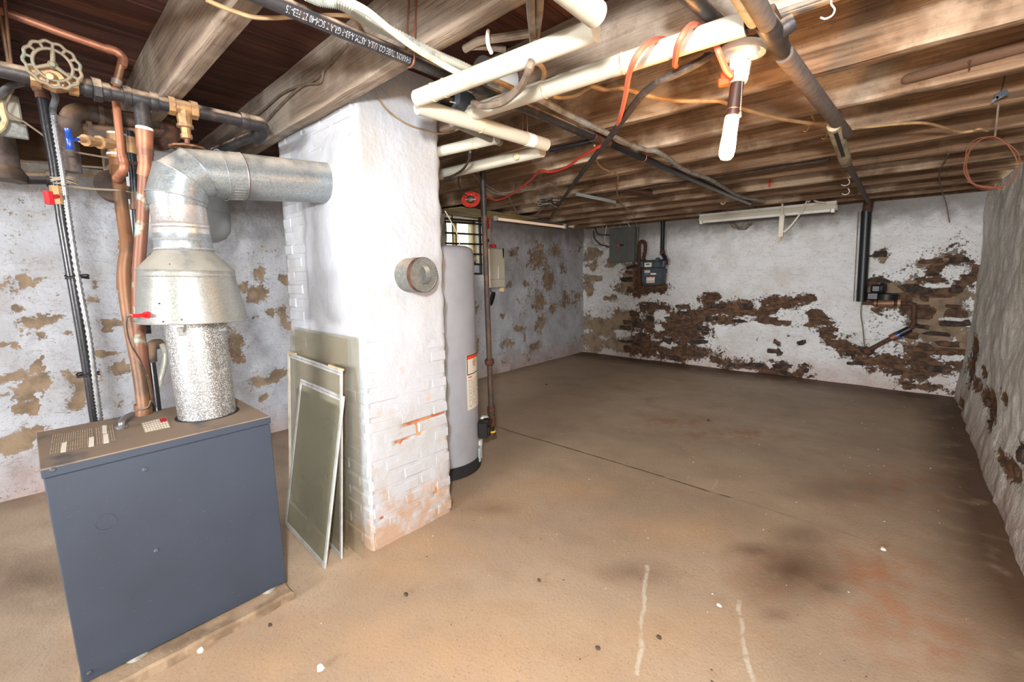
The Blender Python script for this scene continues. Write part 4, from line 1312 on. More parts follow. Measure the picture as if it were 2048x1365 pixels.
# twisted wire from the strap to the risers
def cable(name, label, cat, pts, r, m, n=6, smooth=6, group=None):
    mb = MB(); P = crom(pts, smooth); mb.tube(P, r, n)
    o = obj(name, mb, m, origin=P[len(P) // 2])
    tag(o, label, cat, group)
    return o
cable('twisted_wire', 'twisted tie wire stretched between black drop pipe and copper riser', 'wire', atx([(126, 372, XD + .03), (150, 374, XD), (185, 378, XD), (240, 381, -2.5)]), .004, MT['rope'])
cable('thin_wire', 'thin tan wire sagging from upper left past the black drop pipe', 'wire', atx([(28, 175, -2.6), (12, 220, -2.6), (50, 245, -2.6), (88, 272, -2.6), (120, 297, -2.6), (160, 306, -2.6), (218, 316, -2.6)]), .004, MT['cable_t'])
cable('thin_wire', 'thin tan wire hanging low across old pipes near the white wall top', 'wire', atx([(20, 312, -3.6), (45, 322, -3.6), (95, 325, -3.6), (160, 332, -3.5), (232, 338, -3.4)]), .006, MT['cable_t'])
cable('copper_strand', 'pair of thin copper strands hanging at upper left corner, longer strand', 'wire', atx([(9, 0, -2.3), (13, 45, -2.3), (20, 110, -2.3), (26, 158, -2.3)]), .005, MT['copperold'])
cable('copper_strand', 'pair of thin copper strands hanging at upper left corner, shorter strand', 'wire', atx([(0, 30, -2.3), (8, 75, -2.3), (17, 125, -2.3), (25, 150, -2.3)]), .005, MT['copperold'])
bx = thing('armored_cable', 'ribbed steel armored cable looping at the left edge below the header', 'cable', at(30, 180, x=-2.6))
cp = crom(atx([(-20, 196, -2.6), (0, 188, -2.6), (20, 173, -2.6), (45, 166, -2.6), (66, 166, -2.6)]), 24)
mb = MB(); mb.tube(cp, [.013 * (1 if i % 2 else .8) for i in range(len(cp))], 10); obj('armor', mb, MT['steel'], bx, ang=80)
cable('tan_cable', 'short tan cable curling down at the left edge beside junction box', 'cable', atx([(2, 205, -2.7), (6, 225, -2.7), (10, 240, -2.7), (4, 255, -2.7), (-8, 264, -2.7)]), .009, MT['tanframe'])
jb = thing('junction_box', 'small pale gray junction box at left edge under the header', 'box', at(12, 210, x=-2.8))
P = at(12, 212, x=-2.8)
mb = MB(); mb.box((P.x - .06, P.y - .07, P.z - .05), (P.x, P.y + .04, P.z + .05), .006); obj('box_body', mb, MT['graypvc'], jb, smooth=False)
mb = MB(); mb.box((P.x - .02, P.y - .07, P.z - .12), (P.x, P.y + .05, P.z - .06), .004); obj('bracket', mb, MT['galvold'], jb, smooth=False)

# old iron waste pipes behind
wp = thing('waste_pipe', 'old dark iron pipe with two return bends behind the header pipe', 'pipe', at(190, 250, x=-2.7))
XW = -2.70
RW = pxr(34, at(190, 250, x=XW))
mb = MB(); mb.tube(crom(atx([(350, 250, XW), (300, 244, XW), (235, 236, XW), (200, 230, XW), (172, 224, XW + .02), (150, 226, XW + .05), (140, 238, XW + .07), (140, 252, XW + .07)]), 5), RW * .9, 16); obj('upper_bend', mb, MT['oldiron'], wp)
mb = MB(); mb.tube(crom(atx([(330, 276, XW), (260, 274, XW), (205, 270, XW), (170, 268, XW), (146, 262, XW + .02), (136, 250, XW + .06), (138, 238, XW + .07)]), 5), RW * 1.08, 16); obj('lower_bend', mb, MT['oldiron'], wp)
for a, b in (((196, 229), (206, 231)), ((174, 263), (184, 265)), ((222, 238), (236, 240))):
    mb = MB(); mb.tube([at(*a, x=XW), at(*b, x=XW)], RW * 1.2, 16); obj('hub', mb, MT['oldiron'], wp)
mb = MB(); mb.tube(atx([(132, 262, XW - .1), (138, 300, XW - .1), (144, 345, XW - .1)]), RW * .95, 16); obj('leg_pipe', mb, MT['foambrown'], wp)
w2 = thing('waste_bend', 'old dark iron pipe bend behind the copper riser, above the flue elbow', 'pipe', at(330, 270, x=XW))
mb = MB(); mb.tube(crom(atx([(318, 248, XW), (338, 252, XW), (346, 264, XW), (338, 278, XW + .02), (322, 286, XW + .02), (306, 283, XW)]), 6), RW * .95, 16); obj('bend', mb, MT['rust'], w2)
for k in range(3):
    a, b = (316 - 3 * k, 270 + 6 * k), (338 - 2 * k, 285 + 5 * k)
    P = at(322, 276 + 5 * k, x=XW)
    mb = MB(); mb.torus(P, (.3, .1, 1), RW * 1.1, .006, 22, 6); obj('thread_rib', mb, MT['rust'], w2)
dr = thing('drain_stack', 'large gray cast drain stack with hub at the far left edge', 'pipe', at(10, 300, x=-3.55))
XS = -3.55
RS = pxr(52, at(10, 300, x=XS))
mb = MB(); mb.tube(atx([(-20, 170, XS), (-8, 250, XS), (4, 335, XS)]), [RS * .75, RS * .9, RS], 20); obj('pipe', mb, MT['foambrown'], dr)
mb = MB(); mb.tube(atx([(4, 335, XS), (7, 348, XS), (8, 360, XS)]), [RS * 1.05, RS * 1.28, RS * 1.2], 20); obj('hub', mb, MT['oldiron'], dr)
mb = MB(); mb.tube(atx([(30, 356, XS - .1), (105, 357, XS - .1), (125, 362, XS - .1)]), RS * .5, 14); mb.tube(atx([(92, 357, XS - .1), (135, 363, XS - .1)]), RS * .68, 14); obj('side_arm', mb, MT['iron'], dr)
w3 = thing('pipe_stub', 'short dark capped iron pipe stub behind the copper risers on white wall', 'pipe', at(228, 385, x=-3.6))
mb = MB(); P = at(226, 383, x=-4.1); mb.lathe(P, (1, -.1, 0), [(0, .08), (.2, .08), (.21, .095), (.25, .095), (.255, .07)], 20); obj('stub', mb, MT['oldiron'], w3)
# black pipe between the two copper risers
bp = thing('black_riser', 'narrow black iron riser with copper adapters between the two copper risers', 'pipe', at(270, 400, x=-2.62))
XK = -2.62
RK = pxr(15, at(270, 400, x=XK))
mb = MB(); mb.tube(atx([(258, 262, XK), (262, 300, XK), (268, 350, XK), (273, 420, XK), (278, 500, XK), (286, 600, XK - .02), (294, 668, XK)]), RK, 14); obj('pipe', mb, MT['black'], bp)
for a, b, k, m_ in (((260, 275), (262, 308), 1.5, 'brass'), ((265, 325), (267, 332), 1.4, 'rust'), ((271, 385), (274, 418), 1.3, 'copperold'), ((273, 410), (274, 420), 1.5, 'copperold')):
    mb = MB(); mb.tube([at(*a, x=XK), at(*b, x=XK)], RK * k, 14); obj('coupling', mb, MT[m_], bp)
mb = MB(); mb.tube(crom(atx([(318, 688, -2.5), (308, 690, -2.46), (301, 698, -2.44), (301, 716, -2.42), (302, 724, -2.42)]), 5), RK * 1.35, 14); obj('elbow', mb, MT['oldiron'], bp)
mb = MB(); mb.tube(atx([(302, 722, -2.42), (308, 770, -2.4), (315, 828, -2.36)]), RK * .95, 14); obj('lower_pipe', mb, MT['black'], bp)
cp = crom(atx([(322, 688, -2.45), (329, 705, -2.45), (328, 730, -2.44), (321, 758, -2.42), (316, 775, -2.42)]), 18)
fc = thing('flexible_conduit', 'small pale ribbed conduit curving behind the speckled lower flue', 'conduit', at(326, 730, x=-2.44))
mb = MB(); mb.tube(cp, [.012 * (1 if i % 2 else .8) for i in range(len(cp))], 10); obj('conduit_tube', mb, MT['bx'], fc, ang=80)
# armored whip and clamp on the boiler top
whip = thing('power_whip', 'short steel cable whip with clamp entering the dusty boiler top', 'conduit', at(250, 850, z=ZB1))
mb = MB(); mb.lathe(at(244, 858, z=ZB1), (0, 0, 1), [(0, .016), (.004, .016), (.005, .02), (.012, .02)], 10); mb.tube(crom([at(244, 856, z=ZB1 + .01), at(243, 846, z=ZB1 + .03), at(250, 836, z=ZB1 + .035), at(264, 829, z=ZB1 + .03)], 6), .010, 10); obj('clamp', mb, MT['steel'], whip)
mb = MB(); mb.tube(crom([at(250, 852, z=ZB1 + .01), at(252, 842, z=ZB1 + .02), at(262, 831, z=ZB1 + .02), at(272, 822, z=ZB1 + .03), at(295, 815, z=ZB1 + .04), at(301, 802, z=ZB1 + .07)], 6), .0035, 6); obj('wire', mb, MT['cable_t'], whip)

# ------------------------------------------------------------------ insulated heating pipes under the joists
def pipe_thing(name, label, pts, r, m, seams=(), endm=None, fil=0.0, hanger=None):
    mid = pts[len(pts) // 2]
    t = thing(name, label, 'pipe', mid)
    P = fillet(pts, fil) if fil else pts
    mb = MB(); mb.tube(P, r, 22); obj('sleeve', mb, m, t)
    d = (pts[1] - pts[0]).normalized()
    L = (pts[1] - pts[0]).length
    for k in seams:
        c = pts[0] + d * L * k
        mb = MB(); mb.torus(c, d, r * 1.002, .0018, 24, 6); obj('seam', mb, MT['cream_end'], t)
    return t
ZA = 1.985
a0, a1 = at(835, 197, z=ZA), at(1192, 60, z=ZA)
RA = pxr(38, at(1000, 130, z=ZA))
pa = pipe_thing('insulated_pipe', 'thick cream insulated pipe running from chimney top towards upper middle', [a0, a1], RA, MT['cream'], (.12, .2))
b0 = at(1192, 28, z=1.955)
pb = pipe_thing('insulated_pipe', 'short end of thick cream insulated pipe entering at top centre', [b0, b0 + Vector((0, -1.1, 0))], pxr(50, b0), MT['cream'])
c0, c1 = at(836, 212, z=1.975), at(1092, 290, z=1.975)
RCc = pxr(27, at(1000, 262, z=1.975))
pc = pipe_thing('insulated_pipe', 'cream insulated pipe beside the chimney pointing towards far wall', [c0, c1], RCc, MT['cream'], (.42,))
d_ = (c1 - c0).normalized()
cm = c0.lerp(c1, .80)
mb = MB(); mb.tube([cm, cm + d_ * .05], RCc * 1.03, 22); obj('white_band', mb, MT['tape'], pc)
for dx in (-.018, .012):
    mb = MB(); mb.tube([cm + Vector((dx, 0, .01)), Vector((cm.x + dx * .4, cm.y, 2.3))], .0022, 6); obj('hanger', mb, MT['wire_c'], pc)
e0, e1 = at(1085, 302, z=1.985), at(880, 350, z=1.985)
RE_ = pxr(22, at(980, 325, z=1.985))
pe = pipe_thing('insulated_pipe', 'thin cream insulated pipe above the water heater with small torn patch', [e0, e1], RE_, MT['cream'], ())
P = at(1033, 313, z=1.985)
u_ = (CAM - P).normalized()
mb = MB(); mb.ball(P + u_ * RE_ * .93, .022, .016, .02, 10, 6); obj('torn_patch', mb, MT['cream_end'], pe)
f0, f1 = at(905, 243, z=2.0), at(1000, 284, z=2.0)
pf = pipe_thing('insulated_pipe', 'gray wrapped pipe just under the cream pipe beside the chimney', [f0, f1], pxr(18, at(950, 262, z=2.0)), MT['graypvc'], (.9,))
g0, g1 = at(995, 276, z=2.0), at(872, 305, z=2.0)
pg = pipe_thing('insulated_pipe', 'short cream insulated pipe behind the chimney edge, upper of two', [g0, g1], pxr(21, at(930, 290, z=2.0)), MT['cream'], (.33,))
h0, h1 = at(1492, 46, z=2.005), at(925, 232, z=2.005)
RBp = pxr(37, at(1200, 145, z=2.005))
pb2 = pipe_thing('insulated_pipe', 'long cream insulated pipe reaching from chimney to the hanging light bulb', [h0, h1], RBp, MT['cream'], (.33, .61))
mb = MB(); dd = (h1 - h0).normalized(); mb.lathe(h0 - dd * .002, dd, [(0, RBp * .98), (.004, RBp * 1.0)], 22); mb.lathe(h0 - dd * .03, dd, [(0, RBp * .45), (.03, RBp * .45)], 14); obj('bare_end', mb, MT['iron'], pb2)

# black gas pipe with white lettering
XG = -1.262
ZG = 2.052
gp = thing('gas_pipe', 'long black steel gas pipe with white stencilled lettering under the joists', 'pipe', (XG, 1.0, ZG))
RG = pxr(28, at(700, 72, z=ZG))
ya, yb, yc = at(520, 5, z=ZG).y - .5, at(1180, 273, z=ZG).y, 5.2
mb = MB(); mb.tube([Vector((XG, ya, ZG)), Vector((XG, yb, ZG))], RG, 20); obj('pipe', mb, MT['iron'], gp)
mb = MB(); mb.tube([Vector((XG, yb, ZG)), Vector((XG + .0, yc, ZG))], RG * .92, 18); obj('pipe', mb, MT['black'], gp)
t0, t1 = at(1182, 274, z=ZG).y, at(1200, 283, z=ZG).y
mb = MB(); mb.lathe((XG, t0, ZG), (0, 1, 0), [(0, RG * 1.25), (.02, RG * 1.32), (.05, RG * 1.25), (t1 - t0 + .02, RG * 1.25), (t1 - t0 + .03, RG * 1.34), (t1 - t0 + .06, RG * 1.3)], 20); obj('tee', mb, MT['rust'], gp)
mb = MB(); mb.tube([Vector((XG, t0 + .05, ZG - .005)), at(1100, 300, z=ZG - .01)], RG * .62, 14); obj('branch_pipe', mb, MT['black'], gp)
def letter_mesh(txt, size):
    cu = bpy.data.curves.new('lettering', 'FONT')
    cu.body = txt; cu.size = size; cu.resolution_u = 2
    ob = bpy.data.objects.new('tmp', cu); COL.objects.link(ob)
    dg = bpy.context.evaluated_depsgraph_get()
    dg.update()
    me = bpy.data.meshes.new_from_object(ob.evaluated_get(dg))
    bpy.data.objects.remove(ob)
    return me
def pipe_text(txt, y_start, y_end, parent, m, phi):
    me = letter_mesh(txt, 1.0)
    V = np.array([v.co[:] for v in me.vertices])
    wd, ht = V[:, 0].max(), .72
    k = (y_start - y_end) / wd
    hsc = .025
    F = [tuple(p.vertices) for p in me.polygons]
    mb = MB()
    for x, y, z in V:
        s_ = (y - .36) * hsc / RG
        a = phi - s_          # angle round the pipe, letters stand upside down
        mb.v.append((XG + (RG + .0008) * math.cos(a), y_start - x * k, ZG + (RG + .0008) * math.sin(a)))
    mb.f = F
    bpy.data.meshes.remove(me)
    return obj('lettering', mb, m, parent, smooth=False)
ys, ye = at(806, 122, z=ZG).y, at(556, 22, z=ZG).y
txt = 'SHARON TUBE CO. U.S.A. ASTM A-53-F GR.A T SCH-40 2T FEB-15'
o = pipe_text(txt, ys, ye, gp, MT['whiteprint'], -.72)
# make sure letters stand the way they do on the pipe (tops pointing down)
for (pxa, pya) in ((822, 118),):
    P = at(pxa, pya, z=ZG)
    mb = MB(); pts = [at(819, -6, y=P.y + .02), at(813, 74, y=P.y + .01), Vector((XG - RG * 1.15, P.y, ZG + .0))]
    for i in range(13):
        a = PI + PI * i / 12
        pts.append(Vector((XG + RG * 1.12 * math.cos(a), P.y, ZG + RG * 1.12 * math.sin(a))))
    pts += [at(829, 78, y=P.y), at(833, -6, y=P.y + .02)]
    mb.tube(pts, .0035, 6); obj('hanger', mb, MT['wire_c'], gp)
P = at(1277, 318, z=ZG)
mb = MB(); pts = [Vector((XG - RG * 1.0 + .0, P.y, ZG - .01))]
for i in range(11):
    a = PI + PI * i / 10
    pts.append(Vector((XG + RG * 1.08 * math.cos(a), P.y, ZG + RG * 1.08 * math.sin(a))))
pts.append(Vector((XG + RG * 1.15, P.y, 2.2)))
mb.tube(pts, .003, 6); obj('hanger', mb, MT['wire_c'], gp)

# brown sleeved pipe running to the far wall on the right
XI = -.322
ip = thing('water_pipe', 'brown foam-sleeved water pipe running along ceiling to far wall', 'pipe', at(1640, 230, z=2.0))
def ipz(px, py):
    return at(px, py, x=XI)
q = [at(1568, 108, z=1.995), at(1692, 268, z=1.995)]
mb = MB(); r_ = pxr(28, at(1620, 190, z=1.995)); d_ = (q[1] - q[0]).normalized(); L = (q[1] - q[0]).length
mb.lathe(q[0], d_, [(.0, r_ * .62), (0, r_ * .95), (.012, r_), (L - .01, r_), (L, r_ * .9)], 24); obj('foam_sleeve', mb, MT['foambrown'], ip)
q2 = [at(1545, 70, z=1.995), at(1578, 122, z=1.995)]
mb = MB(); mb.tube(q2, r_ * .6, 16); obj('pipe', mb, MT['iron'], ip)
tq = [at(1530, 42, z=1.99), at(1566, 98, z=1.99)]
td = (tq[1] - tq[0]).normalized(); L = (tq[1] - tq[0]).length
mb = MB(); mb.lathe(tq[0], td, [(0, r_ * .9), (.02, r_ * 1.0), (L * .45, r_ * 1.05), (L * .7, r_ * 1.0), (L * .75, r_ * .85), (L, r_ * .78)], 18)
mb.lathe(tq[0].lerp(tq[1], .45), Vector((.9, .1, .35)), [(0, r_ * .8), (.035, r_ * .9), (.05, r_ * .8)], 14); obj('wye_fitting', mb, MT['iron'], ip)
mb = MB(); k0 = at(1535, 48, z=1.985); mb.lathe(k0, (0, -1, 0), [(0, r_ * .8), (.01, r_ * .84), (.75, r_ * .84)], 20); obj('foam_sleeve', mb, MT['foambrown'], ip)
mb = MB(); k0 = at(1508, 45, z=1.985); mb.lathe(k0, (0, -1, 0), [(0, r_ * .55), (.012, r_ * .62), (.75, r_ * .62)], 18); obj('tan_sleeve', mb, MT['foamtan'], ip)
# split tan pieces
s0, s1 = at(1656, 262, z=1.985), at(1688, 338, z=1.985)
s0, s1 = at(1668, 250, z=1.985), at(1692, 325, z=1.985)
sd = (s1 - s0).normalized(); L = (s1 - s0).length
mb = MB(); mb.lathe(s0, sd, [(0, r_ * 1.03), (.01, r_ * 1.1), (L * .3, r_ * 1.1), (L * .31, r_ * 1.14), (L * .34, r_ * 1.14), (L * .35, r_ * 1.1), (L * .75, r_ * 1.1), (L * .76, r_ * 1.15), (L, r_ * 1.13), (L + .01, r_ * .9)], 24); obj('tan_sleeve', mb, MT['foamtan'], ip)
tv = (CAM - s0).normalized(); side = sd.cross(tv).normalized(); nn = side.cross(sd)
if nn.dot(tv) < 0: nn = -nn
cc = s0.lerp(s1, .32) + (nn * .97 + side * .1) * r_ * 1.08
mb = MB(); mb.obox(cc, sd * L * .30, side * .008, nn * .006); obj('slot', mb, MT['ink'], ip)
i0, i1 = at(1692, 322, z=1.99), at(1738, 406, y=6.30)
mb = MB(); mb.tube([i0, i1], r_ * .72, 18); obj('foam_sleeve', mb, MT['foambrown'], ip)
for px, py in ((1618, 242), (1655, 258)):
    P = at(px, py, z=2.09)
    mb = MB(); mb.tube(crom([P, P + Vector((0, 0, -.035)), P + Vector((-.012, 0, -.048)), P + Vector((-.024, 0, -.04))], 4), .002, 6); obj('hook', mb, MT['brass'], ip)

# hidden pipes between joists
op = thing('iron_pipe', 'dark iron pipe lying parallel to the joists beyond the crossing cables', 'pipe', at(1400, 356, z=2.1))
mb = MB(); mb.tube([at(1165, 392, z=2.11), at(1660, 317, z=2.11)], .024, 12); obj('pipe', mb, MT['oldiron'], op)
op = thing('iron_pipe', 'black iron pipe end slanting down behind cream pipe near the bulb', 'pipe', at(1410, 20, z=2.03))
mb = MB(); mb.tube([at(1340, -40, z=2.05), at(1440, 46, z=2.06)], .020, 14); obj('pipe', mb, MT['iron'], op)
dc = thing('drain_coupling', 'dark gray pipe coupling half hidden under the thick cream pipe', 'fitting', at(910, 205, z=2.03))
mb = MB(); mb.tube([at(872, 190, z=2.05), at(905, 202, z=2.05)], .042, 18); obj('pipe', mb, MT['bpaint'], dc)
mb = MB(); mb.tube([at(898, 199, z=2.045), at(932, 216, z=2.045)], .058, 20); obj('coupling', mb, MT['meter'], dc)
P = at(912, 192, z=2.0)
mb = MB(); mb.obox(at(913, 194, z=2.02) + Vector((.012, -.03, -.03)), (.003, .012, 0), (0, .0, .002), (.001, 0, 0)); obj('mark', mb, MT['tape'], dc)
dc = thing('duct_fitting', 'gray-blue metal duct end in joist bay behind the cream pipe', 'fitting', at(1010, 165, z=2.12))
mb = MB(); mb.tube([at(960, 150, z=2.15), at(1022, 172, z=2.15)], .07, 20); obj('duct', mb, MT['tank'], dc)
mb = MB(); mb.tube([at(1016, 169, z=2.15), at(1030, 174, z=2.15)], .074, 20); obj('rim', mb, MT['oldiron'], dc)
wb = thing('bridging_block', 'dark wooden bridging block between joists beyond the beige hanging wire', 'block', at(1275, 385, z=2.1))
mb = MB(); mb.obox(at(1278, 384, z=2.10), (.03, .30, 0), (.05, -.005, 0), (0, 0, .02), .004); obj('block', mb, MT['darkwood'], wb, smooth=False)
ms = thing('metal_strip', 'pale gray metal strip nailed under joists beside the black cable', 'strip', at(1190, 394, z=2.08))
a, b = at(1148, 386, z=2.078), at(1228, 403, z=2.078)
mb = MB(); d_ = (b - a).normalized(); sd_ = Vector((d_.y, -d_.x, 0)); mb.obox((a + b) / 2, (b - a) / 2, sd_ * .022, (0, 0, .004)); mb.obox((a + b) / 2 + sd_ * .022 + Vector((0, 0, -.012)), (b - a) / 2, sd_ * .002, (0, 0, .014)); obj('angle', mb, MT['tank'], ms, smooth=False)

# ------------------------------------------------------------------ cables
ZC = 2.03
def cz(name, label, pts, r, m, z=ZC, n=8, cat='cable'):
    return cable(name, label, cat, [at(p[0], p[1], z=(p[2] if len(p) > 2 else z)) for p in pts], r, m, n)
bxp = crom(atz([(610, -14, 2.06), (643, 0, 2.06), (687, 9, 2.06), (734, 41, 2.06), (793, 70, 2.06), (866, 108, 2.06), (922, 132, 2.06), (980, 160, 2.06)]), 22)
o = MB(); o.tube(bxp, [.0165 * (1 if i % 2 else .8) for i in range(len(bxp))], 10)
tag(obj('armored_cable', o, MT['bx'], origin=bxp[60], ang=80), 'pale ribbed armored cable running beside the black lettered pipe', 'cable')
cz('armored_cable', 'gray painted armored cable crossing joists behind the black gas pipe', [(1060, 190), (1085, 202), (1123, 222), (1176, 249), (1214, 267), (1234, 277), (1264, 290), (1293, 300), (1313, 303), (1340, 319), (1363, 337), (1401, 352), (1428, 363), (1480, 393), (1530, 402)], .0135, MT['cable_g'], 2.055)
cz('white_cable', 'flat off-white cable following the black lettered gas pipe at top', [(665, -14), (690, 0), (734, 23), (778, 58), (831, 97), (875, 123), (907, 141), (960, 165)], .0095, MT['cable_w'], 2.02)
cz('white_cable', 'thin off-white cable lying on top of the black gas pipe', [(820, 112), (850, 124), (893, 144), (930, 160)], .0075, MT['cable_w'], 2.075)
cz('dusty_cable', 'pair of dusty gray cables dropping at top centre, left one, looping to coupling', [(1061, -12, 2.0), (1063, 30, 2.0), (1066, 70, 2.06), (1066, 110, 2.02), (1061, 128, 1.95), (1050, 160, 1.94), (1032, 185, 1.94), (1005, 205, 1.94), (970, 212, 1.95), (946, 206, 1.98)], .012, MT['cable_t'])
cz('dusty_cable', 'pair of dusty gray cables dropping at top centre, right one', [(1080, -12, 2.0), (1078, 30, 2.0), (1074, 66, 2.06), (1068, 112, 2.0), (1060, 142, 1.96), (1040, 172, 1.95), (1012, 195, 1.95), (985, 204, 1.96)], .010, MT['cable_t'])
cz('dusty_cable', 'dusty gray cable emerging from under the beam towards top cream pipe', [(930, 98), (960, 82), (1000, 76), (1040, 70), (1066, 66)], .013, MT['cable_t'], 2.1)
cz('dusty_cable', 'short dusty gray cable end lying just above the thick cream pipe', [(935, 94), (960, 93), (985, 95), (1010, 99)], .011, MT['cable_t'], 2.1)
cz('white_strap', 'short white strap looped over thick cream pipe beneath the beam', [(976, 62, 2.1), (975, 75, 2.05), (977, 92, 2.03), (983, 106, 2.02)], .006, MT['cable_w'])
cz('yellow_cable', 'yellow sheathed cable curling over the long cream pipe', [(972, 155, 2.08), (1000, 165, 2.08), (1028, 178, 2.08)], .010, MT['cable_y'])
cz('yellow_cable', 'short yellow cable loop hooked behind the long cream pipe', [(1061, 124, 2.05), (1072, 125, 2.04), (1083, 132, 2.03), (1089, 145, 2.03), (1087, 158, 2.03), (1083, 170, 2.05)], .0085, MT['cable_y'])
cz('yellow_cable', 'long yellow cable sagging from cream pipe past the lit bulb', [(1105, 192), (1120, 195), (1152, 190), (1176, 176), (1185, 173), (1211, 179), (1243, 176), (1281, 187), (1316, 196), (1366, 202), (1433, 202), (1457, 208), (1492, 220), (1557, 237), (1618, 246), (1668, 249)], .008, MT['cable_y'], 2.03)
cz('beige_wire', 'beige cable wandering along joist right of the sleeved water pipe', [(1668, 249), (1720, 255), (1785, 249), (1843, 246), (1880, 253), (1917, 264), (1945, 262), (1958, 258), (1975, 262)], .007, MT['cable_y'], 2.07)
cz('black_cable', 'thick black cable sagging diagonally across joists from the lamp', [(1445, 88, 2.06), (1410, 117, 2.02), (1366, 141, 1.985), (1322, 161, 1.97), (1287, 187, 1.965), (1258, 223, 1.965), (1234, 255, 1.97), (1211, 287, 1.98), (1187, 316, 1.98), (1158, 354, 2.0), (1126, 398, 2.03), (1103, 432, 2.05)], .0135, MT['cable_b'])
oc = [(1466, 148, 1.93), (1455, 140, 1.94), (1446, 125, 1.96), (1438, 105, 1.985), (1432, 92, 2.0)]
cord = thing('extension_cord', 'orange extension cord looped over cream pipe, running to red coil', 'cord', at(1250, 195, z=1.97))
mb = MB(); mb.tube(crom(atz([(1463, 150, 1.935), (1452, 138, 1.945), (1444, 120, 1.96), (1436, 100, 1.98), (1430, 86, 2.02)]), 6), .009, 8); obj('cord_length', mb, MT['cord_o'], cord)
mb = MB(); mb.tube(crom(atz([(1404, 56, 2.06), (1395, 50, 2.05), (1380, 52, 2.0), (1364, 72, 1.955), (1354, 96, 1.945), (1351, 117, 1.955), (1349, 128, 1.99), (1352, 132, 2.03)]), 6), .0085, 8); obj('cord_loop', mb, MT['cord_o'], cord)
mb = MB(); mb.tube(crom(atz([(1338, 82, 2.06), (1322, 78, 2.05), (1296, 87, 1.98), (1272, 114, 1.94), (1258, 150, 1.94), (1250, 195, 1.95), (1240, 235, 1.96), (1230, 262, 1.98), (1218, 280, 1.99)]), 6), .0085, 8); obj('cord_length', mb, MT['cord_o'], cord)
mb = MB(); mb.tube(crom(atz([(1218, 280, 1.99), (1205, 290, 1.985), (1190, 298, 1.985), (1160, 315, 2.0), (1138, 332, 2.0), (1116, 341, 2.01), (1098, 344, 2.02), (1080, 342, 2.03), (1062, 360, 2.03), (1046, 372, 2.03), (1028, 386, 2.03), (1006, 397, 2.03), (989, 400, 2.03), (968, 391, 2.03), (952, 388, 2.03)]), 6), .0075, 8); obj('cord_length', mb, MT['cord_r'], cord)
# coil of red cord
cc = at(941, 399, z=2.0)
uu = (CAM - cc).normalized()
r = random.Random(4)
mb = MB()
for k in range(7):
    R_ = .038 + .0045 * k
    pts = []
    e1_, e2_, e3_ = frame_of(uu)
    for i in range(33):
        t = 2 * PI * i / 32
        pts.append(cc + (e1_ * math.cos(t) * R_ * (1.12 + .05 * math.sin(3 * t + k)) + e2_ * math.sin(t) * R_ * (1.0 + .06 * math.cos(2 * t + k))) + uu * r.uniform(-.004, .004) + uu * .004 * k)
    mb.tube(pts, .0042, 6, False)
obj('cord_coil', mb, MT['cord_r'], cord)
mb = MB(); mb.torus(cc + uu * .03, uu, .012, .006, 14, 6); mb.obox(cc + uu * .03, e1_ * .045, e2_ * .006, uu * .004); obj('cord_tie', mb, MT['cable_g'], cord)
# plug in the lamp adapter belongs to the cord
P = at(1467, 155, y=1.56)
mb = MB(); mb.obox(P + Vector((-.012, -.02, .0)), (.018, .004, 0), (-.004, .016, 0), (0, 0, .012), .004); mb.obox(P + Vector((-.02, -.022, -.014)), (.016, .004, 0), (-.003, .014, 0), (0, 0, .010), .003); obj('plug', mb, MT['orange'], cord, smooth=False)
cz('beige_wire', 'thin beige wire dropping in bends from gas pipe tee to fuse panel', [(1189, 291, 2.03), (1192, 318, 2.03), (1204, 336, 2.03), (1235, 351, 2.04), (1233, 373, 2.05), (1237, 395, 2.06), (1247, 412, 2.06), (1262, 422, 2.06), (1270, 434, 2.07)], .006, MT['cable_y'])
cz('gray_wire', 'pale gray wire arching across joists towards left tube fixture', [(946, 348), (968, 373), (989, 386), (1014, 391), (1021, 401), (1030, 419), (1040, 432), (1055, 441)], .0045, MT['cable_g'], 2.04, 6)
cz('gray_wire', 'pale gray wire draped from black cable to the joist beyond', [(965, 365), (1000, 385), (1030, 383), (1075, 378), (1098, 367), (1115, 378), (1130, 390)], .004, MT['cable_g'], 2.05, 6)
cz('gray_wire', 'short white wire rising from left tube fixture to joists', [(1063, 436, 2.05), (1078, 424, 2.06), (1090, 410, 2.07), (1099, 397, 2.08)], .004, MT['cable_g'], 2.05, 6)
cz('black_wire', 'black wire looping under thin cream pipe at chimney edge', [(940, 304), (938, 320), (925, 340), (905, 352), (888, 357)], .007, MT['cable_b'], 1.95, 6)
cz('black_wire', 'black wire hanging from cream pipe to the red cord coil', [(918, 350), (917, 365), (922, 380), (930, 390), (940, 394)], .005, MT['cable_b'], 1.99, 6)
cz('black_wire', 'black wire loop beside the vertical gas pipe below cream pipe', [(946, 346), (958, 352), (965, 365), (966, 380), (960, 388)], .006, MT['cable_b'], 2.0, 6)
cable('gray_wire', 'thin gray wire loop hanging in front of the window and heater', 'wire', atx([(890, 422, -2.3), (903, 445, -2.3), (914, 468, -2.3), (919, 490, -2.3), (912, 512, -2.3), (903, 523, -2.3), (890, 530, -2.3)]), .0035, MT['cable_w'])
cable('thin_wire', 'thin yellow wire drooping across the white chimney top', 'wire', [at(752, 188, x=-1.8), at(778, 223, x=-1.82), at(816, 249, x=-1.83), at(852, 261, x=-1.83), at(881, 268, x=-1.82), at(905, 263, x=-1.8), at(926, 255, z=2.06)], .0035, MT['cable_y'])
yb1 = .955
cable('tan_wire', 'brown cloth wire stapled across the beam face in front of chimney, upper run', 'wire', [at(a, b, y=yb1) for a, b in ((696, 88), (664, 123), (640, 150), (632, 158), (608, 170), (588, 185), (560, 212), (532, 243))], .006, MT['cable_t'])
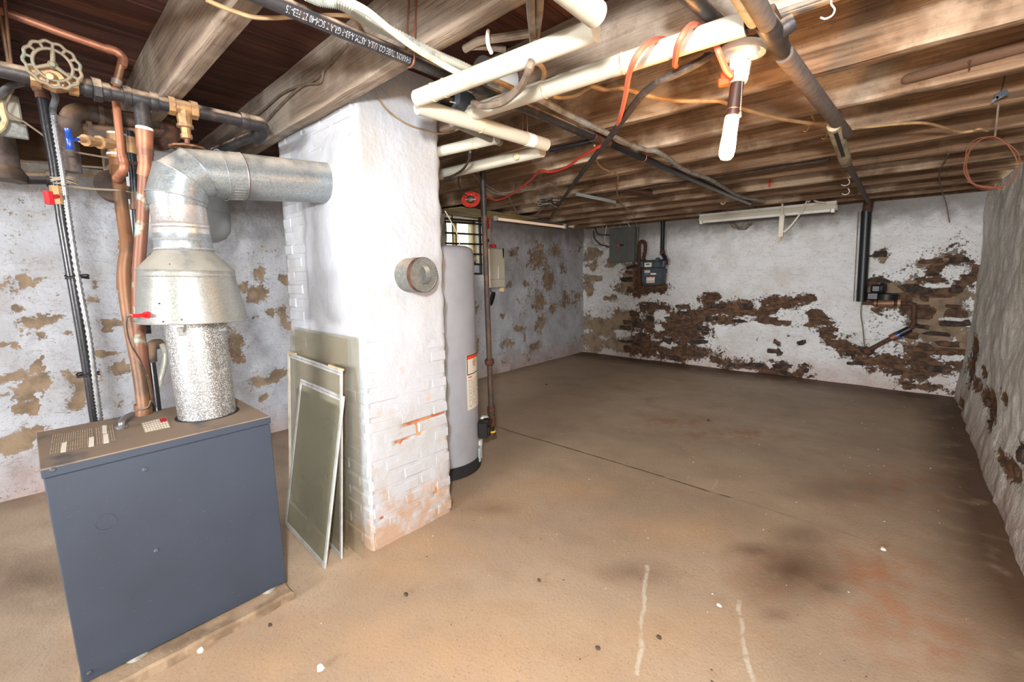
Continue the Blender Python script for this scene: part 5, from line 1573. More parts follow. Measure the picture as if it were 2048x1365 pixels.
cable('tan_wire', 'brown cloth wire stapled across the beam face in front of chimney, lower run', 'wire', [at(a, b, y=yb1 - .004) for a, b in ((647, 138), (641, 164), (617, 168), (588, 176), (560, 190), (532, 215), (506, 236))], .005, MT['cable_t'])
cable('tan_wire', 'tan wire sagging between joist and the black lettered pipe at top', 'wire', [at(413, 0, z=2.05), at(440, 12, z=2.05), at(469, 23, z=2.05), at(504, 34, z=2.05), at(540, 36, z=2.06), at(571, 35, z=2.07), at(640, 31, z=2.08), at(700, 33, z=2.08), at(716, 48, z=2.08), at(730, 70, z=2.08)], .0055, MT['cable_y'])

# ------------------------------------------------------------------ hanging bulb
YL = 1.572
lf = thing('light_fixture', 'white porcelain lampholder with glowing bulb and pull chains under joist', 'light', at(1497, 92, y=YL))
pt = at(1483, 111, y=YL)
zt = ZJ - .012
top = Vector((pt.x, YL, pt.z))
ax = (at(1468, 210, y=YL) - top).normalized()
mb = MB(); mb.box((top.x - .10, YL - .075, top.z + .022), (top.x + .10, YL + .05, ZJ), .004); obj('mounting_block', mb, MT['darkwood'], lf, smooth=False)
mb = MB(); mb.lathe(top - ax * .024, ax, [(0, .066), (.012, .069), (.022, .066), (.03, .045), (.032, .035)], 32); obj('porcelain_base', mb, MT['porcelain'], lf)
mb = MB(); mb.lathe(top, ax, [(0, .036), (.02, .031), (.07, .029), (.078, .026)], 28); obj('porcelain_socket', mb, MT['porcelain'], lf)
q = top + ax * .076
mb = MB(); mb.lathe(q, ax, [(0, .0195), (.075, .0195), (.077, .017), (.098, .017)], 24); obj('socket_adapter', mb, MT['sock'], lf)
bq = q + ax * .096
mb = MB(); mb.lathe(bq, ax, [(0, .018), (.006, .0205), (.055, .021), (.08, .0228), (.105, .0232), (.12, .021), (.13, .015), (.133, .005)], 28); obj('bulb', mb, MT['bulb'], lf)
for px, py, n_, ext in ((1500, 118, 10, 0), (1486, 138, 26, 1)):
    P = at(px, py, y=YL - .03)
    mb = MB()
    for k in range(n_):
        mb.ball(P + Vector((0, 0, -.0046 * k)), .0021, n=6, m=4)
    if ext:
        mb.lathe(P + Vector((0, 0, -.0046 * n_)), (0, 0, -1), [(0, .002), (.004, .004), (.016, .0045), (.019, .002)], 8)
    obj('pull_chain', mb, MT['solder'], lf)
mb = MB(); P = at(1505, 110, y=YL - .03); mb.obox(P, (.012, 0, 0), (0, .02, 0), (0, 0, .007), .003); obj('switch_lug', mb, MT['porcelain'], lf, smooth=False)

# ------------------------------------------------------------------ thimble on the chimney face
P0 = at(815, 551, x=XC)
th = thing('stovepipe_stub', 'galvanised stovepipe stub with rusty-rimmed cap on the white chimney face', 'pipe', (XC, P0.y, P0.z))
P0 = Vector((XC - .02, P0.y, P0.z))
TR = .083
ad = Vector((1, .02, 0)).normalized()
mb = MB(); mb.lathe(P0, ad, [(0, TR), (.145, TR), (.148, TR * 1.01)], 40, True); obj('sleeve', mb, MT['galvold'], th)
mb = MB(); mb.lathe(P0 + ad * .128, ad, [(0, TR * 1.015), (.022, TR * 1.02), (.026, TR * 1.0)], 40, False); obj('rusty_rim', mb, MT['rust'], th)
mb = MB(); mb.lathe(P0 + ad * .145, ad, [(0, TR * .985), (.004, TR * .97), (.001, TR * .93), (.0015, TR * .01)], 40); obj('cap', mb, MT['galvold'], th)
mb = MB()
for k in range(46):
    a = 2 * PI * k / 46
    e = Vector((0, math.cos(a), math.sin(a)))
    mb.obox(P0 + ad * .15 + e * TR * .955, ad * .0025, e * .003, ad.cross(e) * .0026)
obj('crimped_edge', mb, MT['galv'], th)
mb = MB()
base = P0 + ad * .147
pts = [base + Vector((0, .0, .045)), base + Vector((.02, 0, .036)), base + Vector((.036, 0, .012)), base + Vector((.036, 0, -.012)), base + Vector((.02, 0, -.036)), base + Vector((0, .0, -.045))]
pts = crom(pts, 5)
rings = [[p + Vector((0, -.014, 0)), p + Vector((0, .014, 0)), p + Vector((.0015, .014, 0)), p + Vector((.0015, -.014, 0))] for p in pts]
mb.quad_strip(rings); obj('pull_handle', mb, MT['galv'], th)
mb = MB(); mb.lathe(P0 + Vector((.09, 0, TR - .001)), (0, 0, 1), [(0, .012), (.002, .012)], 14); obj('screw_hole', mb, MT['rust'], th)

# ------------------------------------------------------------------ storm windows and glass leaning on the chimney
def leaning(name, label, BL, BR, TR_, TL, fw, depth, fm, gm, parts, edge=None, cat='frame'):
    BL, BR, TR_, TL = map(Vector, (BL, BR, TR_, TL))
    ux = (BR - BL).normalized(); uy = (TL - BL).normalized(); nn = ux.cross(uy).normalized()
    if nn.y > 0: nn = -nn
    W, H = (BR - BL).length, (TL - BL).length
    t = thing(name, label, cat, (BL + BR) / 2)
    def bar(a, b, w_, nm, m, d0=0, d1=None):
        d1 = depth if d1 is None else d1
        mb = MB()
        c = BL + ux * (a[0] + b[0]) / 2 + uy * (a[1] + b[1]) / 2 + nn * (d0 + d1) / 2
        mb.obox(c, ux * (b[0] - a[0]) / 2, uy * (b[1] - a[1]) / 2, nn * (d1 - d0) / 2, min(.0015, abs(d1 - d0) * .3))
        return obj(nm, mb, m, t, smooth=False)
    if fw > 0:
        bar((0, 0), (W, fw), 0, 'bottom_rail', fm); bar((0, H - fw * 1.25), (W, H), 0, 'top_rail', fm)
        bar((0, fw), (fw, H - fw * 1.25), 0, 'stile', fm); bar((W - fw, fw), (W, H - fw * 1.25), 0, 'stile', fm)
        bar((fw * .3, H - fw * .7), (W - fw * .3, H - fw * .5), 0, 'rail_groove', MT['cable_g'], depth - .0005, depth + .0004)
        bar((fw, fw), (W - fw, H - fw * 1.25), 0, 'glass_pane', gm, depth * .35, depth * .55)
    else:
        bar((0, 0), (W, H), 0, 'glass_sheet', gm, 0, depth)
    if edge:
        bar((-.003, 0), (-.0005, H), 0, 'edge_strip', edge, 0, depth + .002)
        bar((0, H + .0005), (W * .17, H + .010), 0, 'corner_strip', edge, 0, depth + .002)
        bar((W * .80, H + .0005), (W + .012, H + .010), 0, 'corner_strip', edge, 0, depth + .003)
    return t
YG = -.0
leaning('glass_sheet', 'large bare dusty glass sheet leaning flat against the chimney, tallest', (-2.577, .965, 0), (-1.832, .945, 0), (-1.829, 1.016, 1.083), (-2.576, 1.018, 1.078), 0, .004, None, MT['glass'], 0, cat='glass')
leaning('glass_sheet', 'bare dusty glass sheet leaning just in front of the tallest sheet', (-2.64, .945, 0), (-1.957, .93, 0), (-1.93, 1.006, 1.063), (-2.62, 1.008, 1.063), 0, .004, None, MT['glass'], 0, cat='glass')
leaning('storm_window', 'taller white-framed storm window with tan edging, behind the smaller screen', (-2.66, .935, 0), (-1.913, .880, 0), (-1.897, 1.0, .930), (-2.65, 1.004, .925), .022, .008, MT['alu'], MT['stormglass'], 0, MT['tanframe'], 'window')
leaning('window_screen', 'smaller white-framed window screen leaning frontmost against the chimney', (-2.449, .822, 0), (-1.904, .793, 0), (-1.892, .970, .803), (-2.438, .974, .804), .023, .008, MT['alu'], MT['screen'], 0, None, 'screen')

# ------------------------------------------------------------------ water heater
HX, HY, HR = -2.382, 1.882, .272
wh = thing('water_heater', 'tall gray cylindrical water heater with black base behind the chimney', 'heater', (HX, HY, 0))
mb = MB(); mb.lathe((HX, HY, .075), (0, 0, 1), [(0, HR), (1.395, HR), (1.435, HR - .004), (1.455, HR - .014), (1.47, HR - .04), (1.475, .05)], 64); obj('tank_jacket', mb, MT['heater'], wh)
mb = MB(); mb.lathe((HX, HY, 1.462), (0, 0, 1), [(0, HR + .0012), (.006, HR + .0016), (.012, HR + .0006)], 64, False); obj('top_seam', mb, MT['heater'], wh)
mb = MB(); mb.lathe((HX, HY, -.004), (0, 0, 1), [(0, HR + .01), (.02, HR + .012), (.075, HR + .012), (.082, HR + .004)], 64); obj('base_skirt', mb, MT['foamblack'], wh)
mb = MB()
for k in range(120):
    a = 2 * PI * k / 120
    e = Vector((math.cos(a), math.sin(a), 0))
    mb.obox(Vector((HX, HY, .055)) + e * (HR + .0125), e * .0015, Vector((-e.y, e.x, 0)) * .003, (0, 0, .022))
obj('skirt_ribs', mb, MT['foamblack'], wh)
cdir = math.atan2(CAM.y - HY, CAM.x - HX)
def hang(px):      # azimuth of the jacket point seen in image column px
    best, ba = 1e9, 0
    for i in range(400):
        a = cdir + (i / 400) * 1.42
        P = Vector((HX + HR * math.cos(a), HY + HR * math.sin(a), .9)) - CAM
        x = 1024 + FPX * P.dot(CR) / P.dot(CF)
        if abs(x - px) < best:
            best, ba = abs(x - px), a
    return ba
A0 = hang(931)
A1 = A0 + .78
def curved(name, a0, a1, z0, z1, m, dr, parent=wh, n=14):
    mb = MB()
    rings = []
    for i in range(n + 1):
        a = a0 + (a1 - a0) * i / n
        e = Vector((math.cos(a), math.sin(a), 0))
        c = Vector((HX, HY, 0))
        rings.append([c + e * (HR + dr) + Vector((0, 0, z0)), c + e * (HR + dr) + Vector((0, 0, z1)), c + e * (HR + dr + .0004) + Vector((0, 0, z1)), c + e * (HR + dr + .0004) + Vector((0, 0, z0))])
    mb.quad_strip(rings)
    return obj(name, mb, m, parent)
zl1 = at(931, 712, x=HX + HR * math.cos(A0)).z
zl0 = at(935, 822, x=HX + HR * math.cos(A0)).z
zb = at(934, 752, x=HX + HR * math.cos(A0)).z
lab = curved('warning_label', A0, A1, zl0, zl1, MT['paper'], .0006)
H_ = zl1 - zb
curved('black_border', A0 + .02, A1, zb, zb + .006, MT['ink'], .0012, lab); curved('black_border', A0 + .02, A1, zl1 - .008, zl1 - .002, MT['ink'], .0012, lab); curved('black_border', A0 + .02, A0 + .045, zb, zl1 - .002, MT['ink'], .0012, lab)
curved('orange_band', A0 + .045, A1, zl1 - .030, zl1 - .008, MT['orange'], .0011, lab)
curved('orange_mark', A0 + .06, A0 + .2, zb - .02, zb - .012, MT['orange'], .0012, lab, 4)
mb = MB()
ac = A0 + .36
for i in range(25):
    t0_, t1_ = 2 * PI * i / 24, 2 * PI * (i + 1) / 24
    if i == 24: break
    q = []
    for t_, rr_ in ((t0_, .021), (t1_, .021), (t1_, .026), (t0_, .026)):
        a = ac + rr_ * math.cos(t_) / HR
        q.append((HX + (HR + .0016) * math.cos(a), HY + (HR + .0016) * math.sin(a), zb + H_ * .56 + rr_ * math.sin(t_)))
    b_ = len(mb.v); mb.v.extend(q); mb.f.append((b_, b_ + 1, b_ + 2, b_ + 3))
obj('prohibition_ring', mb, MT['redprint'], lab)
mb = MB()
for (x_, z_, w_, h_) in ((-.006, -.002, .010, .024), (.004, .006, .008, .012), (.11, .004, .022, .03), (.10, -.012, .012, .010)):
    q = []
    for dx_, dz_ in ((-.5, -.5), (.5, -.5), (.5, .5), (-.5, .5)):
        a = ac + (x_ + dx_ * w_) / HR
        q.append((HX + (HR + .0018) * math.cos(a), HY + (HR + .0018) * math.sin(a), zb + H_ * .56 + z_ + dz_ * h_))
    b_ = len(mb.v); mb.v.extend(q); mb.f.append((b_, b_ + 1, b_ + 2, b_ + 3))
obj('hazard_pictogram', mb, MT['redprint'], lab)
mb = MB()
r = random.Random(9)
z_ = zb - .035
while z_ > zl0 + .012:
    for s_ in range(4):
        a = A0 + .07 + s_ * .17
        a2 = a + r.uniform(.11, .165)
        q = []
        for t_, zz in ((a, z_), (a2, z_), (a2, z_ + .0028), (a, z_ + .0028)):
            q.append((HX + (HR + .0014) * math.cos(t_), HY + (HR + .0014) * math.sin(t_), zz))
        b_ = len(mb.v); mb.v.extend(q); mb.f.append((b_, b_ + 1, b_ + 2, b_ + 3))
    z_ -= .0075
for k in range(4):
    q = []
    for t_, zz in ((A0 + .06, 0), (A1 - .02, 0), (A1 - .02, .0022), (A0 + .06, .0022)):
        q.append((HX + (HR + .0014) * math.cos(t_), HY + (HR + .0014) * math.sin(t_), zb + .01 + k * .007 + zz))
    b_ = len(mb.v); mb.v.extend(q); mb.f.append((b_, b_ + 1, b_ + 2, b_ + 3))
obj('small_print', mb, MT['inksoft'], lab)
# gas control and cover on the side
av = cdir + 1.35
ev = Vector((math.cos(av), math.sin(av), 0)); tvv = Vector((-ev.y, ev.x, 0))
vc = Vector((HX, HY, .27)) + ev * (HR + .035)
mb = MB(); mb.obox(vc, ev * .034, tvv * .05, (0, 0, .055), .006); mb.obox(vc + ev * .02 + Vector((0, 0, .058)), ev * .02, tvv * .03, (0, 0, .012), .004); mb.obox(vc + ev * .036 + Vector((0, 0, -.01)), ev * .012, tvv * .028, (0, 0, .03), .004)
gcv = obj('gas_control', mb, MT['bpaint'], wh, smooth=False)
mb = MB(); mb.obox(vc + tvv * .075 + Vector((0, 0, .01)), ev * .03, tvv * .03, (0, 0, .055), .012); obj('control_cover', mb, MT['white'], wh, smooth=False)
mb = MB(); mb.obox(Vector((HX, HY, .165)) + ev * (HR + .012), ev * .012, tvv * .02, (0, 0, .018), .002); obj('tag', mb, MT['paper'], wh, smooth=False)
mb = MB(); mb.obox(Vector((HX, HY, .095)) + ev * (HR + .008), ev * .010, tvv * .07, (0, 0, .05), .006); obj('burner_door', mb, MT['tank'], wh, smooth=False)
mb = MB(); mb.tube([Vector((HX, HY, .20)) + ev * (HR + .02) - tvv * .03, Vector((HX, HY, .12)) + ev * (HR + .018) - tvv * .032, Vector((HX, HY, .06)) + ev * (HR + .02) - tvv * .02], .005, 8); obj('burner_tube', mb, MT['tank'], wh)
# gas drop to the heater
XGP = -2.2
gd = thing('gas_drop_pipe', 'thin brown vertical gas pipe with yellow-banded drip cap beside water heater', 'pipe', at(975, 600, x=XGP))
g0, g1 = at(965, 300, x=XGP), at(984, 868, x=XGP)
gx = lambda py: at(965 + (py - 345) * 19 / 520.0, py, x=XGP)
RGp = pxr(11, gx(600))
mb = MB(); mb.tube([gx(335), gx(850)], RGp, 14); obj('pipe', mb, MT['oldiron'], gd)
mb = MB(); mb.tube([gx(338), gx(432)], RGp * 1.04, 14); obj('upper_pipe', mb, MT['iron'], gd)
for a, b, k, m_ in ((718, 732, 1.35, 'rust'), (720, 728, 1.75, 'rust'), (814, 826, 1.5, 'rust'), (830, 851, 1.45, 'rust'), (863, 870, 1.5, 'rust'), (861, 864, 1.52, 'yellow'), (850, 862, 1.0, 'black')):
    mb = MB(); mb.tube([gx(a), gx(b)], RGp * k, 14); obj('coupling' if m_ != 'yellow' else 'yellow_band', mb, MT[m_], gd)
mb = MB(); mb.tube([gx(838), vc + ev * .03], RGp * .8, 12); obj('nipple', mb, MT['rust'], gd)

# ------------------------------------------------------------------ things on the left wall
sh = thing('gas_shutoff', 'bright red valve handle by the gas pipe, left of tube fixture', 'valve', at(975, 446, x=-3.9))
P = at(975, 447, x=-3.9)
mb = MB()
for k in range(4):
    mb.ball(P + Vector((0, 0, .05 - k * .033)), .022 + .004 * (k % 2), .028, .017, 10, 6)
obj('handle', mb, MT['red'], sh)
mb = MB(); mb.tube([P + Vector((-.02, .05, -.02)), P + Vector((-.17, .06, -.02))], .016, 10); mb.box((P.x - .05, P.y + .01, P.z - .04), (P.x - .02, P.y + .09, P.z + .05), .006); obj('valve_body', mb, MT['tank'], sh)
cable('red_wire', 'short red wires rising from the red valve handle to the ceiling', 'wire', atx([(981, 442, -3.86), (980, 425, -3.86), (983, 402, -3.86)]), .006, MT['cord_r'])
fl = thing('tube_fixture', 'small fluorescent fixture with warm tube on left wall near the corner', 'light', at(1055, 440, x=-3.86))
fa, fb = at(984, 430, x=-3.86), at(1130, 450, x=-3.86)
ya_, yb_ = fa.y, fb.y
zt_ = .5 * (fa.z + fb.z) + .015
mb = MB(); mb.box((-3.93, ya_, zt_ - .01), (-3.83, yb_, zt_ + .045), .004); mb.box((-3.96, ya_, zt_ - .012), (-3.80, yb_, zt_ - .006), .002); obj('housing', mb, MT['grayp'], fl, smooth=False)
mb = MB(); mb.tube([Vector((-3.84, ya_ + .09, zt_ - .055)), Vector((-3.84, yb_ - .04, zt_ - .055))], .018, 14); obj('tube', mb, MT['tubelit'], fl)
for y_ in (ya_ + .05, yb_ - .03):
    mb = MB(); mb.box((-3.865, y_ - .025, zt_ - .08), (-3.815, y_ + .015, zt_ - .008), .004); obj('lamp_holder', mb, MT['tank'], fl, smooth=False)
bxx = thing('wall_box', 'beige plastic utility box on left wall beside the gas pipe', 'box', at(992, 535, x=-4.0))
p0, p1 = at(978, 497, x=-3.97), at(1011, 575, x=-3.97)
mb = MB(); mb.box((-4.1, p0.y, p1.z), (-3.97, p1.y, p0.z), .01); obj('cover', mb, MT['beige'], bxx, smooth=False)
zs_ = at(995, 559, x=-3.97).z
mb = MB(); mb.box((-3.9705, p0.y + .005, zs_ - .002), (-3.9685, p1.y - .005, zs_ + .002)); obj('seam', mb, MT['inksoft'], bxx, smooth=False)
q0, q1 = at(1004.5, 497, x=-3.97), at(1008, 518, x=-3.97)
mb = MB(); mb.poly([(-3.9695, q0.y, q0.z - .002), (-3.9695, q1.y, q0.z - .002), (-3.9695, q1.y, q1.z + .03), (-3.9695, q0.y + .012, q1.z)], (.002, 0, 0)); obj('dark_window', mb, MT['ink'], bxx, smooth=False)
c_ = at(997, 545, x=-3.97)
mb = MB(); mb.box((-3.971, c_.y - .004, c_.z - .09), (-3.966, c_.y + .002, c_.z + .08), .001); obj('ridge', mb, MT['white'], bxx, smooth=False)
P = at(986, 492, x=-4.04); mb = MB(); mb.lathe(P + Vector((-.05, 0, .0)), (1, 0, 0), [(0, .02), (.09, .02), (.1, .012)], 14); obj('red_knob', mb, MT['redprint'], bxx)
P = at(1008, 578, x=-4.0); mb = MB(); mb.box((-4.08, P.y - .015, P.z - .04), (-3.99, P.y + .015, P.z + .02), .003); obj('foot_clip', mb, MT['tanframe'], bxx, smooth=False)
wc_ = thing('cable_bundle', 'black coiled cable bundle hanging below the beige box', 'cable', at(984, 598, x=-4.0))
P = at(984, 598, x=-4.0)
for k in range(7):
    mb = MB(); pts = []
    for i in range(25):
        t = 2 * PI * i / 24
        l = .085 * math.cos(t); s__ = (.022 + .005 * math.cos(2 * t)) * math.sin(t)
        pts.append(P + Vector((.006 * k - .02 + random.uniform(-.003, .003), .45 * l + .9 * s__, .95 * l - .3 * s__)))
    mb.tube(pts, .0075, 6, False); obj('coil_turn', mb, MT['bpaint'], wc_)
mb = MB(); mb.tube(crom([P + Vector((-.02, .02, .08)), P + Vector((-.02, -.01, .13)), at(981, 576, x=-4.02)], 5), .006, 6); obj('lead', mb, MT['bpaint'], wc_)
pl = thing('wall_plug', 'small black plug on left wall above the beige box', 'plug', at(974, 481, x=-4.03))
P = at(974, 481, x=-4.03); mb = MB(); mb.lathe(P + Vector((-.06, 0, 0)), (1, 0, 0), [(0, .03), (.06, .03), (.075, .022), (.08, .012)], 16); obj('plug_body', mb, MT['bpaint'], pl)

ib = thing('window_glow_board', 'ragged yellow board added as window light under joists above the barred window', 'board', (-3.85, 3.95, 2.08))  # added board, its pale yellow stands in for daylight on the joists
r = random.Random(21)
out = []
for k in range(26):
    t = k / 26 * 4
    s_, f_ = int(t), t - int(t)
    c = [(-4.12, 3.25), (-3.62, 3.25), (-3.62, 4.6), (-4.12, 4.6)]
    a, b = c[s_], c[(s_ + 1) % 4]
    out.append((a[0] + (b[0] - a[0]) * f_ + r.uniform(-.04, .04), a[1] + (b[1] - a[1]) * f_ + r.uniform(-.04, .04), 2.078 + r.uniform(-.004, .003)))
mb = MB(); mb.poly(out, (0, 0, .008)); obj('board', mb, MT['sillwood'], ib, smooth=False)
ck = thing('wire_clump', 'dark clump of wires under joists above the left tube fixture', 'wire', at(1097, 405, z=2.05))
for k in range(12):
    mb = MB(); P = at(1097 + r.uniform(-6, 6), 405 + r.uniform(-5, 5), z=2.05)
    mb.tube(crom([P + Vector((r.uniform(-.09, .09), r.uniform(-.09, .09), r.uniform(-.03, .04))) for _ in range(4)], 4), .005, 5); obj('strand', mb, MT['cable_b'] if k % 2 else MT['cable_g'], ck)

# ------------------------------------------------------------------ things on the far wall
YW = 6.37
ep = thing('electrical_panel', 'gray metal fuse panel on far wall with small red emblem', 'panel', at(1240, 490, y=6.3))
p0, p1 = at(1219, 458, y=6.30), at(1257, 524, y=6.30)
mb = MB(); mb.box((p0.x, 6.30, p1.z), (p1.x + .09, 6.46, p0.z), .004); obj('enclosure', mb, MT['grayp'], ep, smooth=False)
mb = MB(); mb.box((p0.x + .012, 6.288, p1.z + .02), (p1.x - .025, 6.301, p0.z - .012), .004); dr_ = obj('door', mb, MT['grayp'], ep, smooth=False)
e0 = at(1237, 491, y=6.285)
mb = MB(); mb.lathe(e0, (0, -1, 0), [(0, .017), (.003, .017)], 18); obj('red_emblem', mb, MT['orange'], dr_)
mb = MB(); mb.box((e0.x + .02, 6.283, e0.z - .013), (e0.x + .085, 6.288, e0.z + .013), .001); obj('name_plate', mb, MT['ink'], dr_, smooth=False)
for i, (pts, m_, rr_) in enumerate((
        ([(1187, 462), (1190, 478), (1202, 490), (1212, 492), (1222, 496)], 'cable_b', .011), ([(1190, 455), (1196, 468), (1208, 470), (1222, 470)], 'cable_b', .010),
        ([(1181, 470), (1186, 488), (1196, 491), (1206, 488)], 'cable_g', .008), ([(1206, 446), (1206, 470), (1207, 486), (1214, 497)], 'cable_g', .008), ([(1214, 442), (1212, 460), (1209, 484), (1220, 490)], 'cable_w', .007),
        ([(1250, 441), (1256, 447), (1260, 455), (1258, 462)], 'cable_w', .007), ([(1236, 440), (1228, 447), (1226, 458)], 'cable_g', .007), ([(1244, 438), (1240, 448), (1240, 460)], 'cable_g', .006))):
    labels = ('thick black cable curving into left side of the gray fuse panel', 'black cable entering upper left side of the gray fuse panel', 'pale cable hooked on far wall left of fuse panel', 'gray cable dropping straight down left of fuse panel', 'off-white cable dropping left of the gray fuse panel', 'off-white cable entering top right corner of fuse panel', 'gray cable entering top left of the fuse panel', 'thin gray cable entering top middle of the fuse panel')
    cable('panel_cable', labels[i], 'cable', [at(a, b, y=6.34) for a, b in pts], rr_, MT[m_])
cable('panel_cable', 'thin gray wire hanging down right of the gray fuse panel', 'cable', [at(a, b, y=6.36) for a, b in ((1270, 434), (1275, 460), (1274, 490), (1270, 512), (1262, 528), (1248, 527))], .0045, MT['cable_g'])

gm = thing('gas_meter', 'dark gray gas meter with paper labels hung on far stone wall', 'meter', at(1305, 545, y=6.25))
p0, p1 = at(1284, 536, y=6.22), at(1325, 571, y=6.22)
cx_, cz_ = (p0.x + p1.x) / 2, (p0.z + p1.z) / 2
w2_, h2_ = (p1.x - p0.x) / 2, (p0.z - p1.z) / 2
outline = []
for i in range(40):
    t = 2 * PI * i / 40
    c_, s__ = math.cos(t), math.sin(t)
    e_ = .45 if s__ < 0 else .25
    outline.append(Vector((cx_ + w2_ * math.copysign(abs(c_) ** e_, c_), 6.22, cz_ + h2_ * math.copysign(abs(s__) ** e_, s__))))
mb = MB(); mb.quad_strip([[p + Vector(((cx_ - p.x) * .08, -.012, (cz_ - p.z) * .08)) for p in outline], outline, [p + Vector((0, .12, 0)) for p in outline], [p + Vector(((cx_ - p.x) * .1, .14, (cz_ - p.z) * .1)) for p in outline]]); obj('case', mb, MT['meter'], gm)
mb = MB(); mb.quad_strip([[p + Vector(((p.x - cx_) * .04, .045, (p.z - cz_) * .04)) for p in outline], [p + Vector(((p.x - cx_) * .04, .06, (p.z - cz_) * .04)) for p in outline]]); obj('case_flange', mb, MT['meter'], gm)
t0_, t1_ = at(1287, 521, y=6.22), at(1322, 536, y=6.22)
mb = MB(); mb.box((t0_.x, 6.205, t1_.z - .01), (t1_.x, 6.31, t0_.z), .02); mb.lathe(at(1316, 520, y=6.2), (0, -1, 0), [(0, .035), (.03, .03)], 14); obj('index_housing', mb, MT['meter'], gm)
def mquad(nm, a, b, m, dy):
    u, v = at(a[0], a[1], y=6.2), at(b[0], b[1], y=6.2)
    mb = MB(); mb.box((u.x, 6.20 + dy, v.z), (v.x, 6.203 + dy, u.z)); return obj(nm, mb, m, gm, smooth=False)
mquad('dial_plate', (1289, 526), (1303, 534), MT['paper'], -.0)
mquad('dial_window', (1292, 528), (1299, 530), MT['ink'], -.003)
mquad('label', (1289, 541), (1300, 546), MT['beige'], 0); mquad('label', (1289, 546.5), (1299, 551), MT['bluelabel'], 0); mquad('label', (1301, 546.5), (1312, 550), MT['paper'], 0)
mquad('label', (1293, 554), (1309, 566), MT['paper'], 0); mquad('label_band', (1294, 553.5), (1299, 555.5), MT['redprint'], -.003); mquad('label_band', (1302, 553.5), (1307, 555.5), MT['redprint'], -.003); mquad('label_band', (1293, 562.5), (1309, 563.5), MT['redprint'], -.003)
mb = MB(); mb.tube(fillet([at(a, b, y=6.29) for a, b in ((1279, 578), (1278.5, 490), (1281, 483), (1288, 483), (1291, 490), (1290, 505), (1288, 512), (1287, 519), (1287, 526))], .06, 4), .026, 14); obj('inlet_pipe', mb, MT['rust'], gm)
for a, b, x_ in ((519, 526, 1278.6), (519, 524, 1287)):
    mb = MB(); mb.tube([at(x_, a, y=6.29), at(x_, b, y=6.29)], .038, 8); obj('union_nut', mb, MT['rust'], gm)
mb = MB(); mb.tube([at(1326, 438, y=6.29), at(1324.6, 500, y=6.29), at(1325, 508, y=6.28), at(1330, 515, y=6.27), at(1331, 528, y=6.26)], .030, 14); obj('outlet_pipe', mb, MT['black'], gm)
for a, b, x0_, k in ((437, 444, 1325.8, 1.25), (502, 510, 1325, 1.1), (518, 530, 1330, 1.3)):
    mb = MB(); mb.tube([at(x0_, a, y=6.285), at(x0_ + .3, b, y=6.285)], .034 * k, 12); obj('pipe_joint', mb, MT['rust'], gm)
mb = MB(); mb.tube([at(1284, 524, y=6.24), at(1285, 535, y=6.24)], .03, 12); obj('connection_arm', mb, MT['meter'], gm)
mb = MB(); mb.tube([at(1328, 522, y=6.24), at(1326, 534, y=6.24)], .035, 12); obj('connection_arm', mb, MT['meter'], gm)

fr = thing('tube_fixture', 'long white fluorescent fixture hung in front of the far wall', 'light', at(1538, 425, y=6.04))
fa, fb = at(1402, 434, y=6.05), at(1674, 410, y=6.05)
zf = (fa.z + fb.z) / 2
mb = MB(); mb.poly([(fa.x, 6.05 - .06, zf), (fa.x, 6.05 - .055, zf + .032), (fa.x, 6.05 + .06, zf + .032), (fa.x, 6.05 + .065, zf), (fa.x, 6.05 + .10, zf - .05), (fa.x, 6.05 + .095, zf - .052), (fa.x, 6.05 + .03, zf - .006), (fa.x, 6.05 - .03, zf - .006)], (fb.x - fa.x, 0, 0)); obj('housing', mb, MT['white'], fr, smooth=False)
mb = MB(); mb.box((fa.x, 5.975, zf - .052), (fb.x, 5.98, zf + .0), .001); obj('reflector', mb, MT['beige'], fr, smooth=False)
mb = MB(); mb.tube([Vector((fa.x + .05, 6.005, zf - .062)), Vector((fb.x - .05, 6.005, zf - .062))], .02, 14); obj('tube', mb, MT['white'], fr)
for x_ in (fa.x + .02, fb.x - .03):
    mb = MB(); mb.box((x_ - .015, 5.98, zf - .09), (x_ + .02, 6.04, zf - .002), .004); obj('lamp_holder', mb, MT['white'], fr, smooth=False)
P = Vector((fb.x - .03, 5.995, zf - .04)); mb = MB(); mb.torus(P, (0, 1, 0), .016, .006, 16, 6); obj('green_cap', mb, mat('green_cap', (30, 110, 70), .5), fr)
for px, z1_ in ((1422, 2.1), (1652, 2.1)):
    P = at(px, 428 if px < 1500 else 412, y=6.05)
    mb = MB(); mb.tube([Vector((P.x, 6.05, zf + .03)), Vector((P.x - .012, 6.05, 2.12))], .004, 6); obj('hanging_chain', mb, MT['cable_g'], fr)
hs = thing('hanging_strap', 'tan strap hanging under joists from a pale plate in front of fluorescent fixture', 'strap', at(1562, 430, y=5.89))
u, v = at(1552, 392, y=5.91), at(1577, 397, y=5.91)
mb = MB(); mb.box((u.x, 5.665, v.z), (v.x, 5.95, u.z), .004); obj('plate', mb, MT['tank'], hs, smooth=False)
mb = MB(); mb.tube([at(1565, 396, y=5.91), at(1564, 432, y=5.91)], .011, 8); obj('rod', mb, MT['cable_w'], hs)
u, v = at(1559.5, 430, y=5.91), at(1564, 474, y=5.91)
mb = MB(); mb.box((u.x, 5.89, v.z), (v.x + .012, 5.935, u.z), .003); obj('strap_body', mb, MT['beige'], hs, smooth=False)
mb = MB(); u, v = at(1557, 473, y=5.91), at(1562, 482, y=5.91); mb.box((u.x, 5.895, v.z), (v.x, 5.93, u.z), .002); obj('strap_tip', mb, MT['tanframe'], hs, smooth=False)
cd_ = thing('cotton_rope', 'knotted off-white cord hanging from ceiling over fluorescent fixture', 'cord', at(1620, 400, y=5.89))
